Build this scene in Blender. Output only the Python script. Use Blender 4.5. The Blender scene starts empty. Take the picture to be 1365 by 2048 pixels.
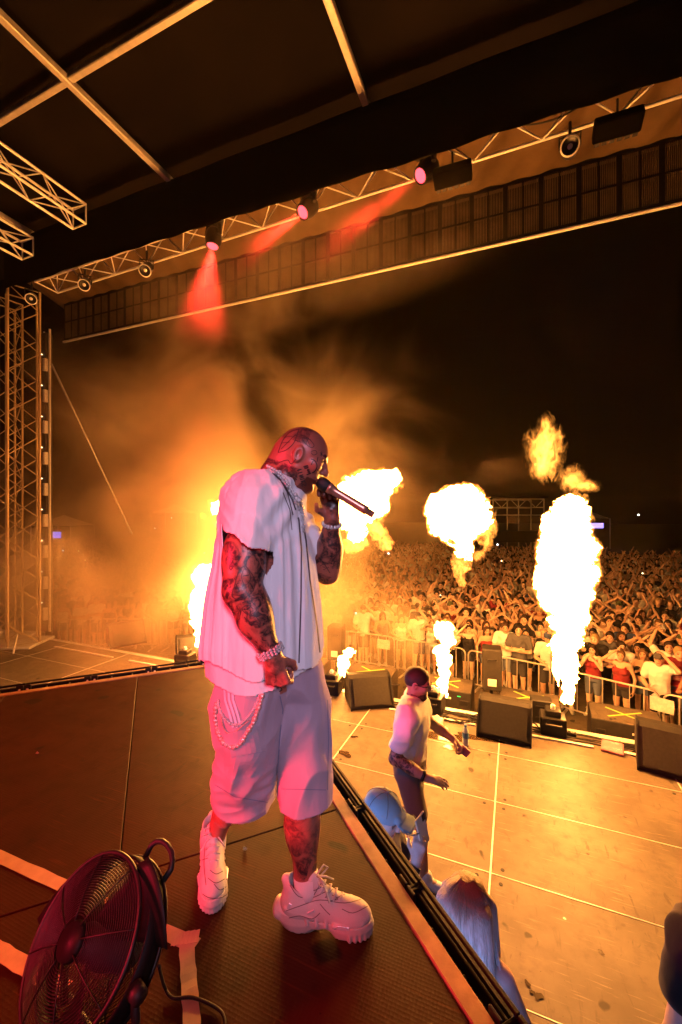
import bpy, math, random
import numpy as np
from mathutils import Vector, Matrix, Euler
from mathutils.bvhtree import BVHTree
rad = math.radians
rng = np.random.default_rng(7)
random.seed(7)
SC = bpy.context.scene
COL = SC.collection

# ------------------------------------------------------------------ camera
F = 830.0                      # focal length in photo pixels (1365 x 2048), a 14.6 mm lens
YAW = rad(22.7)                # camera is turned this far to the left of the audience axis (+Y)
CAMZ = 3.2                     # stage floor is z = 0, riser floor is z = 1.7, field is z = -1.5
RISER = 1.7
GROUND = -1.5
cam = bpy.data.cameras.new('camera')
cam.sensor_fit = 'VERTICAL'; cam.sensor_height = 36; cam.sensor_width = 24
cam.lens = F / 2048 * 36; cam.shift_y = 6 / 2048
cam.clip_start = 0.03; cam.clip_end = 900
camo = bpy.data.objects.new('camera', cam); COL.objects.link(camo)
camo.location = (0, 0, CAMZ); camo.rotation_euler = (rad(90), 0, YAW)
SC.camera = camo
cy_, sy_ = math.cos(YAW), math.sin(YAW)
def W(lat, dep, z=0.0):        # sideways / ahead of the camera -> world
    return Vector((lat * cy_ - dep * sy_, lat * sy_ + dep * cy_, z))
def ground_at(px, py, z=0.0):  # point of a level surface of height z
    dep = F * (CAMZ - z) / (py - 1030.0)
    return W((px - 682) * dep / F, dep, z)
def at(px, py, dep):           # point at a known distance ahead
    return W((px - 682) * dep / F, dep, CAMZ - (py - 1030) * dep / F)

# ------------------------------------------------------------------ night sky
world = bpy.data.worlds.new('World'); SC.world = world; world.use_nodes = True
wn = world.node_tree.nodes; wl = world.node_tree.links
wbg = wn['Background']
wsky = wn.new('ShaderNodeTexSky'); wsky.sky_type = 'NISHITA'; wsky.sun_disc = False
wsky.sun_elevation = rad(-6); wsky.sun_rotation = rad(200)
wl.new(wsky.outputs[0], wbg.inputs[0]); wbg.inputs[1].default_value = 0.02

# ------------------------------------------------------------------ exposure
vs = SC.view_settings
vs.view_transform = 'Standard'; vs.look = 'None'; vs.exposure = 0; vs.gamma = 1
vs.use_curve_mapping = False
SC.render.film_transparent = False
cyc = SC.cycles
cyc.use_denoising = True
try: cyc.denoiser = 'OPENIMAGEDENOISE'
except Exception: pass
cyc.volume_bounces = 1; cyc.max_bounces = 6; cyc.transparent_max_bounces = 12
cyc.diffuse_bounces = 3; cyc.glossy_bounces = 3
cyc.sample_clamp_indirect = 4.0
cyc.use_light_tree = True
cyc.volume_step_rate = 2.0; cyc.volume_max_steps = 128

# ------------------------------------------------------------------ stage lamps (red and lavender washes of the show) and an added red for the riser
def spot(name, loc, target, power, color, angle, blend=0.6, size=0.4):
    l = bpy.data.lights.new(name, 'SPOT'); l.energy = power; l.color = color
    l.spot_size = rad(angle); l.spot_blend = blend; l.shadow_soft_size = size
    o = bpy.data.objects.new(name, l); COL.objects.link(o)
    o.location = loc
    o.rotation_euler = (Vector(target) - Vector(loc)).to_track_quat('-Z', 'Y').to_euler()
    return o
spot('stage_wash_red', W(-4.6, -1.2, 3.8), W(-.42, 1.6, 2.5), 2900, (1, .02, .055), 25)
spot('stage_wash_lavender', W(.9, -3.2, 4.9), W(-.3, 1.6, 2.75), 640, (.88, .68, 1), 22)
spot('added_riser_red', W(-3.5, -2.5, 8.5), W(-1.5, 2.3, 1.7), 2600, (1, .04, .03), 31, .8)  # added red spot behind the camera, only there to redden the riser


# ------------------------------------------------------------------ tagging
def tag(o, label=None, cat=None, group=None, kind=None):
    if label: o['label'] = label
    if cat: o['category'] = cat
    if group: o['group'] = group
    if kind: o['kind'] = kind
    return o
def thing(name, label, cat, loc=(0, 0, 0), rotz=0.0, group=None):
    o = bpy.data.objects.new(name, None); COL.objects.link(o)
    o.empty_display_size = .1
    o.location = loc; o.rotation_euler = (0, 0, rotz)
    return tag(o, label, cat, group)
def link(name, me, m=None, parent=None):
    o = bpy.data.objects.new(name, me); COL.objects.link(o)
    if m is not None and len(me.materials) == 0: me.materials.append(m)
    if parent is not None: o.parent = parent
    return o
def dup(root, loc=None, rotz=None, label=None):
    r = root.copy(); COL.objects.link(r)
    if loc is not None: r.location = loc
    if rotz is not None: r.rotation_euler = (0, 0, rotz)
    if label: r['label'] = label
    for ch in list(root.children):
        c = ch.copy(); COL.objects.link(c); c.parent = r
        for g in list(ch.children):
            d = g.copy(); COL.objects.link(d); d.parent = c
    return r

# ------------------------------------------------------------------ meshes
def mesh_np(name, V, Q, smooth=True, nv=4):
    me = bpy.data.meshes.new(name)
    V = np.ascontiguousarray(V, np.float32); Q = np.ascontiguousarray(Q, np.int32)
    me.vertices.add(len(V)); me.vertices.foreach_set('co', V.ravel())
    me.loops.add(Q.size); me.loops.foreach_set('vertex_index', Q.ravel())
    me.polygons.add(len(Q)); me.polygons.foreach_set('loop_start', np.arange(0, Q.size, nv, dtype=np.int32))
    me.polygons.foreach_set('use_smooth', np.full(len(Q), smooth))
    me.update(calc_edges=True); me.validate()
    return me
def set_attr(me, name, arr):           # a colour or a value per vertex
    arr = np.asarray(arr, np.float32)
    if arr.ndim == 1:
        a = me.attributes.new(name, 'FLOAT', 'POINT'); a.data.foreach_set('value', arr)
    else:
        a = me.attributes.new(name, 'FLOAT_COLOR', 'POINT')
        if arr.shape[1] == 3: arr = np.concatenate([arr, np.ones((len(arr), 1), np.float32)], 1)
        a.data.foreach_set('color', arr.ravel())
class MB:
    """collects boxes, tubes and sheets into ONE mesh"""
    def __init__(s): s.v = []; s.f = []; s.M = Matrix.Identity(4)
    def put(s, vs, fs):
        b = len(s.v); M = s.M
        s.v += [tuple(M @ Vector(p)) for p in vs]; s.f += [tuple(i + b for i in f) for f in fs]
    def box(s, c, d, R=None, bev=0.0):
        R = R or Matrix.Identity(3); c = Vector(c)
        hx, hy, hz = d[0] / 2, d[1] / 2, d[2] / 2
        if bev <= 0:
            P = [c + R @ Vector((x, y, z)) for z in (-hz, hz) for y in (-hy, hy) for x in (-hx, hx)]
            s.put(P, [(0, 2, 3, 1), (4, 5, 7, 6), (0, 1, 5, 4), (2, 6, 7, 3), (0, 4, 6, 2), (1, 3, 7, 5)]); return
        b = min(bev, hx * .9, hy * .9, hz * .9); P = []; idx = {}
        for sx in (-1, 1):
            for sy in (-1, 1):
                for sz in (-1, 1):
                    for ax in range(3):
                        h = [hx - b, hy - b, hz - b]; h[ax] += b
                        idx[sx, sy, sz, ax] = len(P)
                        P.append(c + R @ Vector((sx * h[0], sy * h[1], sz * h[2])))
        fs = []
        for ax in range(3):
            u, w = (ax + 1) % 3, (ax + 2) % 3
            for sg in (-1, 1):
                q = []
                for a, bb in ((-1, -1), (1, -1), (1, 1), (-1, 1)):
                    k = [0, 0, 0]; k[ax] = sg; k[u] = a; k[w] = bb; q.append(idx[k[0], k[1], k[2], ax])
                fs.append(tuple(q if sg > 0 else q[::-1]))
            for a in (-1, 1):                  # edge strips along axis ax
                for bb in (-1, 1):
                    def K(e, face):
                        k = [0, 0, 0]; k[ax] = e; k[u] = a; k[w] = bb; return idx[k[0], k[1], k[2], face]
                    q = (K(-1, u), K(1, u), K(1, w), K(-1, w))
                    fs.append(q if a * bb < 0 else q[::-1])
        for sx in (-1, 1):
            for sy in (-1, 1):
                for sz in (-1, 1):
                    q = tuple(idx[sx, sy, sz, a] for a in range(3))
                    fs.append(q if sx * sy * sz > 0 else q[::-1])
        s.put(P, fs)
    def tube(s, pts, r, n=8, cap=True, closed=False):
        pts = [Vector(p) for p in pts]; m = len(pts)
        rs = r if isinstance(r, (list, tuple)) else [r] * m
        P = []; up = None
        for i in range(m):
            if closed: t = pts[(i + 1) % m] - pts[i - 1]
            else: t = pts[min(i + 1, m - 1)] - pts[max(i - 1, 0)]
            t = t.normalized() if t.length > 1e-9 else Vector((0, 0, 1))
            if up is None: up = t.orthogonal().normalized()
            up = (up - t * up.dot(t))
            up = up.normalized() if up.length > 1e-6 else t.orthogonal().normalized()
            w = t.cross(up)
            for k in range(n):
                a = 2 * math.pi * k / n
                P.append(pts[i] + (up * math.cos(a) + w * math.sin(a)) * rs[i])
        fs = []
        for i in range(m if closed else m - 1):
            j = (i + 1) % m
            for k in range(n):
                fs.append((i * n + k, i * n + (k + 1) % n, j * n + (k + 1) % n, j * n + k))
        if cap and not closed:
            fs.append(tuple(range(n))[::-1]); fs.append(tuple(range((m - 1) * n, m * n)))
        s.put(P, fs)
    def lathe(s, prof, c, axis, n=24):
        ax = Vector(axis).normalized(); u = ax.orthogonal().normalized(); w = ax.cross(u); c = Vector(c)
        P = []; fs = []
        for (r, h) in prof:
            for k in range(n):
                a = 2 * math.pi * k / n
                P.append(c + ax * h + (u * math.cos(a) + w * math.sin(a)) * max(r, 1e-4))
        for i in range(len(prof) - 1):
            for k in range(n):
                fs.append((i * n + k, i * n + (k + 1) % n, (i + 1) * n + (k + 1) % n, (i + 1) * n + k))
        s.put(P, fs)
    def sheet(s, fn, nu, nv_):
        P = [fn(i / nu, j / nv_) for j in range(nv_ + 1) for i in range(nu + 1)]
        w = nu + 1
        s.put(P, [(j * w + i, j * w + i + 1, (j + 1) * w + i + 1, (j + 1) * w + i) for j in range(nv_) for i in range(nu)])
    def prism(s, poly, z0, z1):
        n = len(poly)
        P = [(x, y, z0) for x, y in poly] + [(x, y, z1) for x, y in poly]
        s.put(P, [tuple(range(n))[::-1], tuple(range(n, 2 * n))] + [(i, (i + 1) % n, n + (i + 1) % n, n + i) for i in range(n)])
    def mesh(s, name, smooth=False):
        me = bpy.data.meshes.new(name); me.from_pydata(s.v, [], s.f); me.update()
        if smooth: me.polygons.foreach_set('use_smooth', [True] * len(me.polygons))
        return me
    def build(s, name, m, parent=None, smooth=False):
        return link(name, s.mesh(name, smooth), m, parent)
def build_split(mb, name, m, parent=None, smooth=True):   # every separate strip becomes a part of its own
    par = list(range(len(mb.v)))
    def find(i):
        while par[i] != i: par[i] = par[par[i]]; i = par[i]
        return i
    key = {}
    for i, p in enumerate(mb.v):
        k = tuple(round(c, 5) for c in p)
        if k in key: par[find(i)] = find(key[k])
        else: key[k] = i
    for f in mb.f:
        for i in f[1:]: par[find(i)] = find(f[0])
    groups = {}
    for f in mb.f: groups.setdefault(find(f[0]), []).append(f)
    for fs in groups.values():
        if len(fs) < 3: continue
        ids = sorted({i for f in fs for i in f}); mp = {j: k for k, j in enumerate(ids)}
        me = bpy.data.meshes.new(name); me.from_pydata([mb.v[i] for i in ids], [], [tuple(mp[i] for i in f) for f in fs]); me.update()
        me.polygons.foreach_set('use_smooth', [smooth] * len(me.polygons)); link(name, me, m, parent)
def rotm(a, axis): return Matrix.Rotation(a, 3, axis)
def frame_of(fwd, up=(0, 0, 1)):       # 3x3 whose x axis is fwd
    x = Vector(fwd).normalized(); z = Vector(up); y = z.cross(x)
    y = y.normalized() if y.length > 1e-6 else x.orthogonal().normalized()
    z = x.cross(y); return Matrix((x, y, z)).transposed()

# ------------------------------------------------------------------ smooth distance fields -> one continuous surface
def vnoise(P, seed=0):                 # smooth value noise, P (n,3) -> (n,) in 0..1
    P = np.asarray(P, np.float64); I = np.floor(P).astype(np.int64); f = P - I; f = f * f * (3 - 2 * f)
    def hsh(i, j, k):
        h = (i * 374761393 + j * 668265263 + k * 2147483647 + seed * 974634777) & 0xffffffff
        h = ((h ^ (h >> 13)) * 1274126177) & 0xffffffff
        return ((h ^ (h >> 16)) & 0xffff) / 65535.0
    i, j, k = I[:, 0], I[:, 1], I[:, 2]; x, y, z = f[:, 0], f[:, 1], f[:, 2]
    def L(a, b, t): return a + (b - a) * t
    return L(L(L(hsh(i, j, k), hsh(i + 1, j, k), x), L(hsh(i, j + 1, k), hsh(i + 1, j + 1, k), x), y),
             L(L(hsh(i, j, k + 1), hsh(i + 1, j, k + 1), x), L(hsh(i, j + 1, k + 1), hsh(i + 1, j + 1, k + 1), x), y), z)
def fbm(P, oct=3, seed=0):
    P = np.asarray(P, float); s = 0; a = .5; t = 0
    for o in range(oct): s = s + a * vnoise(P * 2 ** o + o * 17.3, seed + o); t += a; a *= .5
    return s / t
def cap(a, b, ra, rb=None):
    rb = ra if rb is None else rb
    a = np.array(a, float); b = np.array(b, float); m = max(ra, rb)
    def fn(X, Y, Z):
        ab = b - a; L = max(float(ab @ ab), 1e-12)
        t = np.clip(((X - a[0]) * ab[0] + (Y - a[1]) * ab[1] + (Z - a[2]) * ab[2]) / L, 0, 1)
        return np.sqrt((X - a[0] - t * ab[0]) ** 2 + (Y - a[1] - t * ab[1]) ** 2 + (Z - a[2] - t * ab[2]) ** 2) - (ra + (rb - ra) * t)
    return fn, np.minimum(a, b) - m, np.maximum(a, b) + m
def ell(c, r, Rm=None):
    c = np.array(c, float); r = np.array(r if hasattr(r, '__len__') else (r, r, r), float)
    M = np.eye(3) if Rm is None else np.array(Rm)
    ext = np.sqrt(((M * r) ** 2).sum(1))
    def fn(X, Y, Z):
        x, y, z = X - c[0], Y - c[1], Z - c[2]
        if Rm is not None:
            x, y, z = (M[0, 0] * x + M[1, 0] * y + M[2, 0] * z), (M[0, 1] * x + M[1, 1] * y + M[2, 1] * z), (M[0, 2] * x + M[1, 2] * y + M[2, 2] * z)
        k0 = np.sqrt((x / r[0]) ** 2 + (y / r[1]) ** 2 + (z / r[2]) ** 2)
        k1 = np.sqrt((x / r[0] ** 2) ** 2 + (y / r[1] ** 2) ** 2 + (z / r[2] ** 2) ** 2) + 1e-9
        return np.where(k0 < 1e-4, -r.min(), k0 * (k0 - 1) / k1)
    return fn, c - ext, c + ext
def prof(st, p=2.0):                   # stacked ovals: rows of (z, cx, cy, ax, ay)
    st = np.array(sorted(st), float)
    z, cx, cyy, ax, ay = st.T
    lo = np.array([(cx - ax).min(), (cyy - ay).min(), z[0]]); hi = np.array([(cx + ax).max(), (cyy + ay).max(), z[-1]])
    def fn(X, Y, Z):
        zz = Z[0, 0, :] if Z.ndim == 3 else Z.ravel()
        c1, c2, a1, a2 = (np.interp(zz, z, q) for q in (cx, cyy, ax, ay))
        k = (np.abs((X - c1) / a1) ** p + np.abs((Y - c2) / a2) ** p) ** (1 / p)
        return np.maximum((k - 1) * np.minimum(a1, a2), np.maximum(z[0] - zz, zz - z[-1]))
    return fn, lo, hi
class Field:
    def __init__(s, lo, hi, h):
        s.lo = np.array(lo, float); s.h = h
        s.n = np.ceil((np.array(hi, float) - s.lo) / h).astype(int) + 1
        s.D = np.full(s.n, 9.0, np.float32)
        s.ax = [s.lo[i] + np.arange(s.n[i]) * h for i in range(3)]
    def _sl(s, lo, hi, m):
        a = np.clip(np.floor((lo - m - s.lo) / s.h).astype(int), 0, s.n); b = np.clip(np.ceil((hi + m - s.lo) / s.h).astype(int) + 1, 0, s.n)
        return tuple(slice(int(x), int(y)) for x, y in zip(a, b))
    def add(s, prim, k=0.0, sub=False):
        fn, lo, hi = prim
        sl = s._sl(lo, hi, k + 3 * s.h)
        if any(x.stop <= x.start for x in sl): return s
        X, Y, Z = np.meshgrid(*(s.ax[i][sl[i]] for i in range(3)), indexing='ij', sparse=False)
        d = fn(X, Y, Z).astype(np.float32); D = s.D[sl]
        if sub:
            if k > 0:
                h = np.clip(.5 - .5 * (D + d) / k, 0, 1); s.D[sl] = D + (-d - D) * h + k * h * (1 - h)
            else: s.D[sl] = np.maximum(D, -d)
        elif k > 0:
            h = np.clip(.5 + .5 * (D - d) / k, 0, 1); s.D[sl] = D + (d - D) * h - k * h * (1 - h)
        else: s.D[sl] = np.minimum(D, d)
        return s
    def addall(s, prims, k):
        for p in prims: s.add(p, k)
        return s
    def points(s):
        return np.stack(np.meshgrid(*s.ax, indexing='ij'), -1)
    def surface(s, off=0.0):
        D = s.D - off if off else s.D
        D = np.pad(D, 1, constant_values=9.0); h = s.h; lo = s.lo - h
        ins = D < 0
        c = ins[:-1, :-1, :-1].astype(np.int8)
        cnt = sum(ins[i:ins.shape[0] - 1 + i, j:ins.shape[1] - 1 + j, k:ins.shape[2] - 1 + k].astype(np.int8) for i in (0, 1) for j in (0, 1) for k in (0, 1))
        act = (cnt > 0) & (cnt < 8); ijk = np.argwhere(act)
        idx = np.full(act.shape, -1, np.int32); idx[act] = np.arange(len(ijk))
        cor = [(a, b, c_) for a in (0, 1) for b in (0, 1) for c_ in (0, 1)]
        vals = np.stack([D[ijk[:, 0] + a, ijk[:, 1] + b, ijk[:, 2] + c_] for a, b, c_ in cor], 1)
        acc = np.zeros((len(ijk), 3)); num = np.zeros(len(ijk))
        for e0 in range(8):
            for e1 in range(e0 + 1, 8):
                df = np.array(cor[e1]) - np.array(cor[e0])
                if np.abs(df).sum() != 1: continue
                v0, v1 = vals[:, e0], vals[:, e1]; m = (v0 < 0) != (v1 < 0)
                t = np.where(m, v0 / np.where(m, v0 - v1, 1), 0)
                acc += np.where(m[:, None], np.array(cor[e0]) + t[:, None] * df, 0); num += m
        V = (ijk + acc / num[:, None]) * h + lo
        Q = []
        for ax in range(3):
            a0 = [slice(None)] * 3; a1 = [slice(None)] * 3
            a0[ax] = slice(0, -1); a1[ax] = slice(1, None)
            s0 = ins[tuple(a0)]; ch = s0 != ins[tuple(a1)]
            E = np.argwhere(ch); st = s0[ch]
            u, w = (ax + 1) % 3, (ax + 2) % 3
            ok = (E[:, u] > 0) & (E[:, w] > 0) & (E[:, u] < act.shape[u]) & (E[:, w] < act.shape[w])
            E = E[ok]; st = st[ok]
            def at_(du, dw):
                q = E.copy(); q[:, u] -= du; q[:, w] -= dw; return idx[q[:, 0], q[:, 1], q[:, 2]]
            q = np.stack([at_(1, 1), at_(0, 1), at_(0, 0), at_(1, 0)], 1)
            q[~st] = q[~st][:, ::-1]; Q.append(q)
        Q = np.concatenate(Q); Q = Q[(Q >= 0).all(1)]
        return V, Q
def vnormals(V, Q):
    n = np.cross(V[Q[:, 2]] - V[Q[:, 0]], V[Q[:, 3]] - V[Q[:, 1]])
    N = np.zeros_like(V)
    for k in range(4): np.add.at(N, Q[:, k], n)
    return N / (np.linalg.norm(N, axis=1)[:, None] + 1e-12)
def relax(V, Q, it=1, lam=.5):
    for _ in range(it):
        S = np.zeros_like(V); C = np.zeros(len(V))
        for k in range(4):
            np.add.at(S, Q[:, k], V[Q[:, (k + 1) % 4]]); np.add.at(C, Q[:, k], 1)
            np.add.at(S, Q[:, k], V[Q[:, (k + 3) % 4]]); np.add.at(C, Q[:, k], 1)
        V = V + lam * (S / np.maximum(C, 1)[:, None] - V)
    return V
def keep(V, Q, mask):                  # drop the faces with a vertex outside the mask
    Q = Q[mask[Q].all(1)]; u, inv = np.unique(Q, return_inverse=True)
    return V[u], inv.reshape(Q.shape), u
def islands(V, Q):                      # connected pieces, largest first
    lab = np.arange(len(V))
    while True:
        m = lab[Q].min(1); new = lab.copy()
        for k in range(Q.shape[1]): np.minimum.at(new, Q[:, k], m)
        new = new[new]
        if (new == lab).all(): break
        lab = new
    ids, cnt = np.unique(lab[Q[:, 0]], return_counts=True)
    out = []
    for i in ids[np.argsort(-cnt)]:
        q = Q[lab[Q[:, 0]] == i]; u, inv = np.unique(q, return_inverse=True); out.append((V[u], inv.reshape(q.shape)))
    return out
def solid(o, t):
    m = o.modifiers.new('thickness', 'SOLIDIFY'); m.thickness = t; m.offset = -1; return o

# ------------------------------------------------------------------ materials
def nmat(name):
    m = bpy.data.materials.new(name); m.use_nodes = True
    nt = m.node_tree; b = nt.nodes['Principled BSDF']; return m, nt.nodes, nt.links, b
def mixc(N, L, fac, a, b, mode='MIX'):
    x = N.new('ShaderNodeMix'); x.data_type = 'RGBA'; x.blend_type = mode
    for i, v in ((0, fac), (6, a), (7, b)):
        if hasattr(v, 'is_output'): L.new(v, x.inputs[i])
        else: x.inputs[i].default_value = v if i == 0 else (*v[:3], 1)
    return x.outputs[2]
def noise(N, L, scale, detail=4, rough=.55, vec=None, dist=0.0):
    t = N.new('ShaderNodeTexNoise'); t.inputs['Scale'].default_value = scale
    t.inputs['Detail'].default_value = detail; t.inputs['Roughness'].default_value = rough; t.inputs['Distortion'].default_value = dist
    if vec is not None: L.new(vec, t.inputs['Vector'])
    return t.outputs[0]
def ramp(N, L, v, p0, p1, c0=(0, 0, 0), c1=(1, 1, 1)):
    r = N.new('ShaderNodeValToRGB'); e = r.color_ramp.elements
    e[0].position = p0; e[1].position = p1; e[0].color = (*c0, 1); e[1].color = (*c1, 1)
    L.new(v, r.inputs[0]); return r.outputs[0]
def coord(N, which='Object', scale=None):
    L = None
    t = N.new('ShaderNodeTexCoord'); return t.outputs[which]
def scaled(N, L, vec, s):
    m = N.new('ShaderNodeMapping'); m.inputs['Scale'].default_value = s; L.new(vec, m.inputs[0]); return m.outputs[0]
def bump(N, L, b, h, strength=.3, dist=.01):
    x = N.new('ShaderNodeBump'); x.inputs['Strength'].default_value = strength; x.inputs['Distance'].default_value = dist
    L.new(h, x.inputs['Height']); L.new(x.outputs[0], b.inputs['Normal']); return x
def mat(name, col, rough=.6, metal=0.0, var=.25, scale=8.0, bumps=.15, bscale=60.0, spec=.5, rvar=.1):
    m, N, L, b = nmat(name); c = coord(N)
    n = noise(N, L, scale, 5, .6, c)
    dark = tuple(x * (1 - var) for x in col); light = tuple(min(1, x * (1 + var)) for x in col)
    L.new(mixc(N, L, ramp(N, L, n, .3, .7), dark, light), b.inputs['Base Color'])
    b.inputs['Metallic'].default_value = metal; b.inputs['Specular IOR Level'].default_value = spec
    n2 = noise(N, L, bscale, 3, .6, c)
    mr = N.new('ShaderNodeMapRange'); mr.inputs[3].default_value = max(.03, rough - rvar); mr.inputs[4].default_value = min(1, rough + rvar)
    L.new(n, mr.inputs[0]); L.new(mr.outputs[0], b.inputs['Roughness'])
    if bumps: bump(N, L, b, n2, bumps, .004)
    return m
def emat(name, col, strength):
    m = bpy.data.materials.new(name); m.use_nodes = True; N = m.node_tree.nodes; L = m.node_tree.links
    N.remove(N['Principled BSDF']); e = N.new('ShaderNodeEmission')
    e.inputs[0].default_value = (*col, 1); e.inputs[1].default_value = strength
    L.new(e.outputs[0], N['Material Output'].inputs[0]); return m
def objcol_mat(name, rough=.75, attr=None, sheen=.0, bumps=.25, bscale=90, var=.2):
    """colour of the object itself (Object Info), times a painted vertex colour if given"""
    m, N, L, b = nmat(name); oi = N.new('ShaderNodeObjectInfo'); c = coord(N)
    n = noise(N, L, 6, 4, .6, c)
    v = mixc(N, L, 1.0, oi.outputs['Color'], ramp(N, L, n, .2, .8, (1 - var,) * 3, (1, 1, 1)), 'MULTIPLY')
    if attr:
        a = N.new('ShaderNodeAttribute'); a.attribute_name = attr
        v = mixc(N, L, 1.0, v, a.outputs['Color'], 'MULTIPLY')
    L.new(v, b.inputs['Base Color']); b.inputs['Roughness'].default_value = rough
    b.inputs['Specular IOR Level'].default_value = .3
    bump(N, L, b, noise(N, L, bscale, 3, .6, c), bumps, .004)
    return m
# ------------------------------------------------------------------ anatomy: lists of (primitive, blend, subtract)
def head_prims(c, M, s=1.0, detail=True, beard=0.0):
    c = np.array(c, float); M = np.array(M, float)
    def P(x, y, z): return c + M @ (np.array((x, y, z)) * s)
    def E(x, y, z, rx, ry, rz): return ell(P(x, y, z), (rx * s, ry * s, rz * s), M)
    def C(a, b, ra, rb=None): return cap(P(*a), P(*b), ra * s, (ra if rb is None else rb) * s)
    L = [(E(0, 0, 0, .1, .078, .096), 0, 0), (E(.03, 0, -.055, .062, .060, .085), .03 * s, 0),
         (C((.0, -.05, -.07), (.062, -.018, -.122), .02), .02 * s, 0), (C((.0, .05, -.07), (.062, .018, -.122), .02), .02 * s, 0),
         (E(.066, 0, -.124, .024, .026, .02), .018 * s, 0), (C((.084, -.034, .006), (.084, .034, .006), .012), .015 * s, 0),
         (C((.094, 0, -.006), (.112, 0, -.046), .008, .0135), .009 * s, 0)]
    if detail:
        for sg in (-1, 1):
            L += [(E(.094, sg * .033, -.013, .016, .018, .011), .010 * s, 1), (E(.078, sg * .033, -.013, .013, .014, .012), .003 * s, 0),
                  (E(.104, sg * .012, -.05, .011, .009, .008), .006 * s, 0), (E(.062, sg * .047, -.035, .026, .02, .02), .02 * s, 0),
                  (E(-.006, sg * .079, -.022, .02, .008, .033), .005 * s, 0), (E(-.002, sg * .087, -.022, .011, .006, .019), .004 * s, 1)]
        L += [(E(.088, 0, -.081, .013, .023, .006), .005 * s, 0), (E(.085, 0, -.094, .013, .019, .007), .005 * s, 0),
              (E(.099, 0, -.0875, .008, .019, .0025), .003 * s, 1)]
    else:
        for sg in (-1, 1): L.append((E(-.006, sg * .079, -.022, .02, .01, .03), .005 * s, 0))
    return L
def hand_prims(w, d, n, t, s=1.0, curl=(20, 25, 20), thumb=.5, spread=.05, r=.0092):
    w = np.array(w, float); d, n, t = (np.array(v, float) / np.linalg.norm(v) for v in (d, n, t))
    t = t - d * (t @ d); t /= np.linalg.norm(t); n = n - d * (n @ d) - t * (n @ t); n /= np.linalg.norm(n)
    L = [(cap(w, w + d * .04 * s, .026 * s, .028 * s), .015 * s, 0)]
    for i, (off, l0, ln) in enumerate(((.030, .092, .076), (.0095, .096, .084), (-.0115, .092, .078), (-.030, .084, .060))):
        k = w + t * off * s + d * l0 * s
        L.append((cap(w + t * off * .5 * s + d * .02 * s, k, .014 * s, .0115 * s), .012 * s, 0))
        p = k; a = 0
        for j, fr in enumerate((.45, .31, .24)):
            a += rad(curl[j] * (1 + .12 * (i - 1)))
            q = p + (d * math.cos(a) + n * math.sin(a) + t * spread * (1.5 - i)) * ln * fr * s
            L.append((cap(p, q, (r - .0004 * j - (.001 if i == 3 else 0)) * s, (r - .0006 * (j + 1) - (.001 if i == 3 else 0)) * s), .004 * s, 0)); p = q
    b = w + t * .022 * s + d * .026 * s + n * .008 * s
    m = b + (t * (.8 - .3 * thumb) + d * .55 + n * (.2 + .5 * thumb)) * .046 * s
    e = m + (t * (.5 - .8 * thumb) + d * .7 + n * (.2 + .6 * thumb)) * .038 * s
    L += [(cap(b, m, .0155 * s, .0112 * s), .01 * s, 0), (cap(m, e, .0112 * s, .0085 * s), .004 * s, 0)]
    return L
def Ry(a): c, s = math.cos(a), math.sin(a); return np.array(((c, 0, s), (0, 1, 0), (-s, 0, c)))
def Rz(a): c, s = math.cos(a), math.sin(a); return np.array(((c, -s, 0), (s, c, 0), (0, 0, 1)))
def Rx(a): c, s = math.cos(a), math.sin(a); return np.array(((1, 0, 0), (0, c, -s), (0, s, c)))
def put_all(fld, L):
    for p, k, sub in L: fld.add(p, k, bool(sub))

# ------------------------------------------------------------------ skin: object colour x painted 'tone', tattoos by painted amount 'ink'
def skin_mat(name, base, ink=True, gloss=.42, ink_scale=14.0):
    m, N, L, b = nmat(name); c = coord(N)
    n = noise(N, L, 22, 5, .6, c)
    v = mixc(N, L, ramp(N, L, n, .3, .7), tuple(x * .86 for x in base), base)
    a = N.new('ShaderNodeAttribute'); a.attribute_name = 'tone'
    v = mixc(N, L, 1.0, v, a.outputs['Color'], 'MULTIPLY')
    if ink:
        k = N.new('ShaderNodeAttribute'); k.attribute_name = 'ink'
        def M(op, x, y, clamp=False):
            q = N.new('ShaderNodeMath'); q.operation = op; q.use_clamp = clamp
            for i, z in enumerate((x, y)):
                if hasattr(z, 'is_output'): L.new(z, q.inputs[i])
                else: q.inputs[i].default_value = z
            return q.outputs[0]
        big = noise(N, L, ink_scale, 3, .55, c, 1.2); med = noise(N, L, ink_scale * 2.6, 4, .6, c, 2.2); fine = noise(N, L, 130, 3, .6, c)
        rings = M('ABSOLUTE', M('SINE', M('MULTIPLY', med, 46.0), 0), 0)
        line = M('SUBTRACT', 1.0, M('MULTIPLY', rings, 2.6, True), True)
        shade = M('MULTIPLY', M('SUBTRACT', big, .40), 8.0, True)
        tone = M('MULTIPLY', M('SUBTRACT', med, .33), 4.2, True)
        body = M('MULTIPLY', shade, M('ADD', M('MULTIPLY', tone, .72), .34), True)
        allk = M('MULTIPLY', M('MAXIMUM', body, M('MULTIPLY', line, .8)), k.outputs['Fac'], True)
        allk = M('MULTIPLY', allk, M('ADD', M('MULTIPLY', fine, .5), .72), True)
        v = mixc(N, L, allk, v, (.012, .010, .012))
    L.new(v, b.inputs['Base Color']); b.inputs['Roughness'].default_value = gloss
    b.inputs['Subsurface Weight'].default_value = .06; b.inputs['Subsurface Radius'].default_value = (.01, .004, .002)
    bump(N, L, b, noise(N, L, 260, 4, .65, c), .3, .002)
    return m
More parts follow.
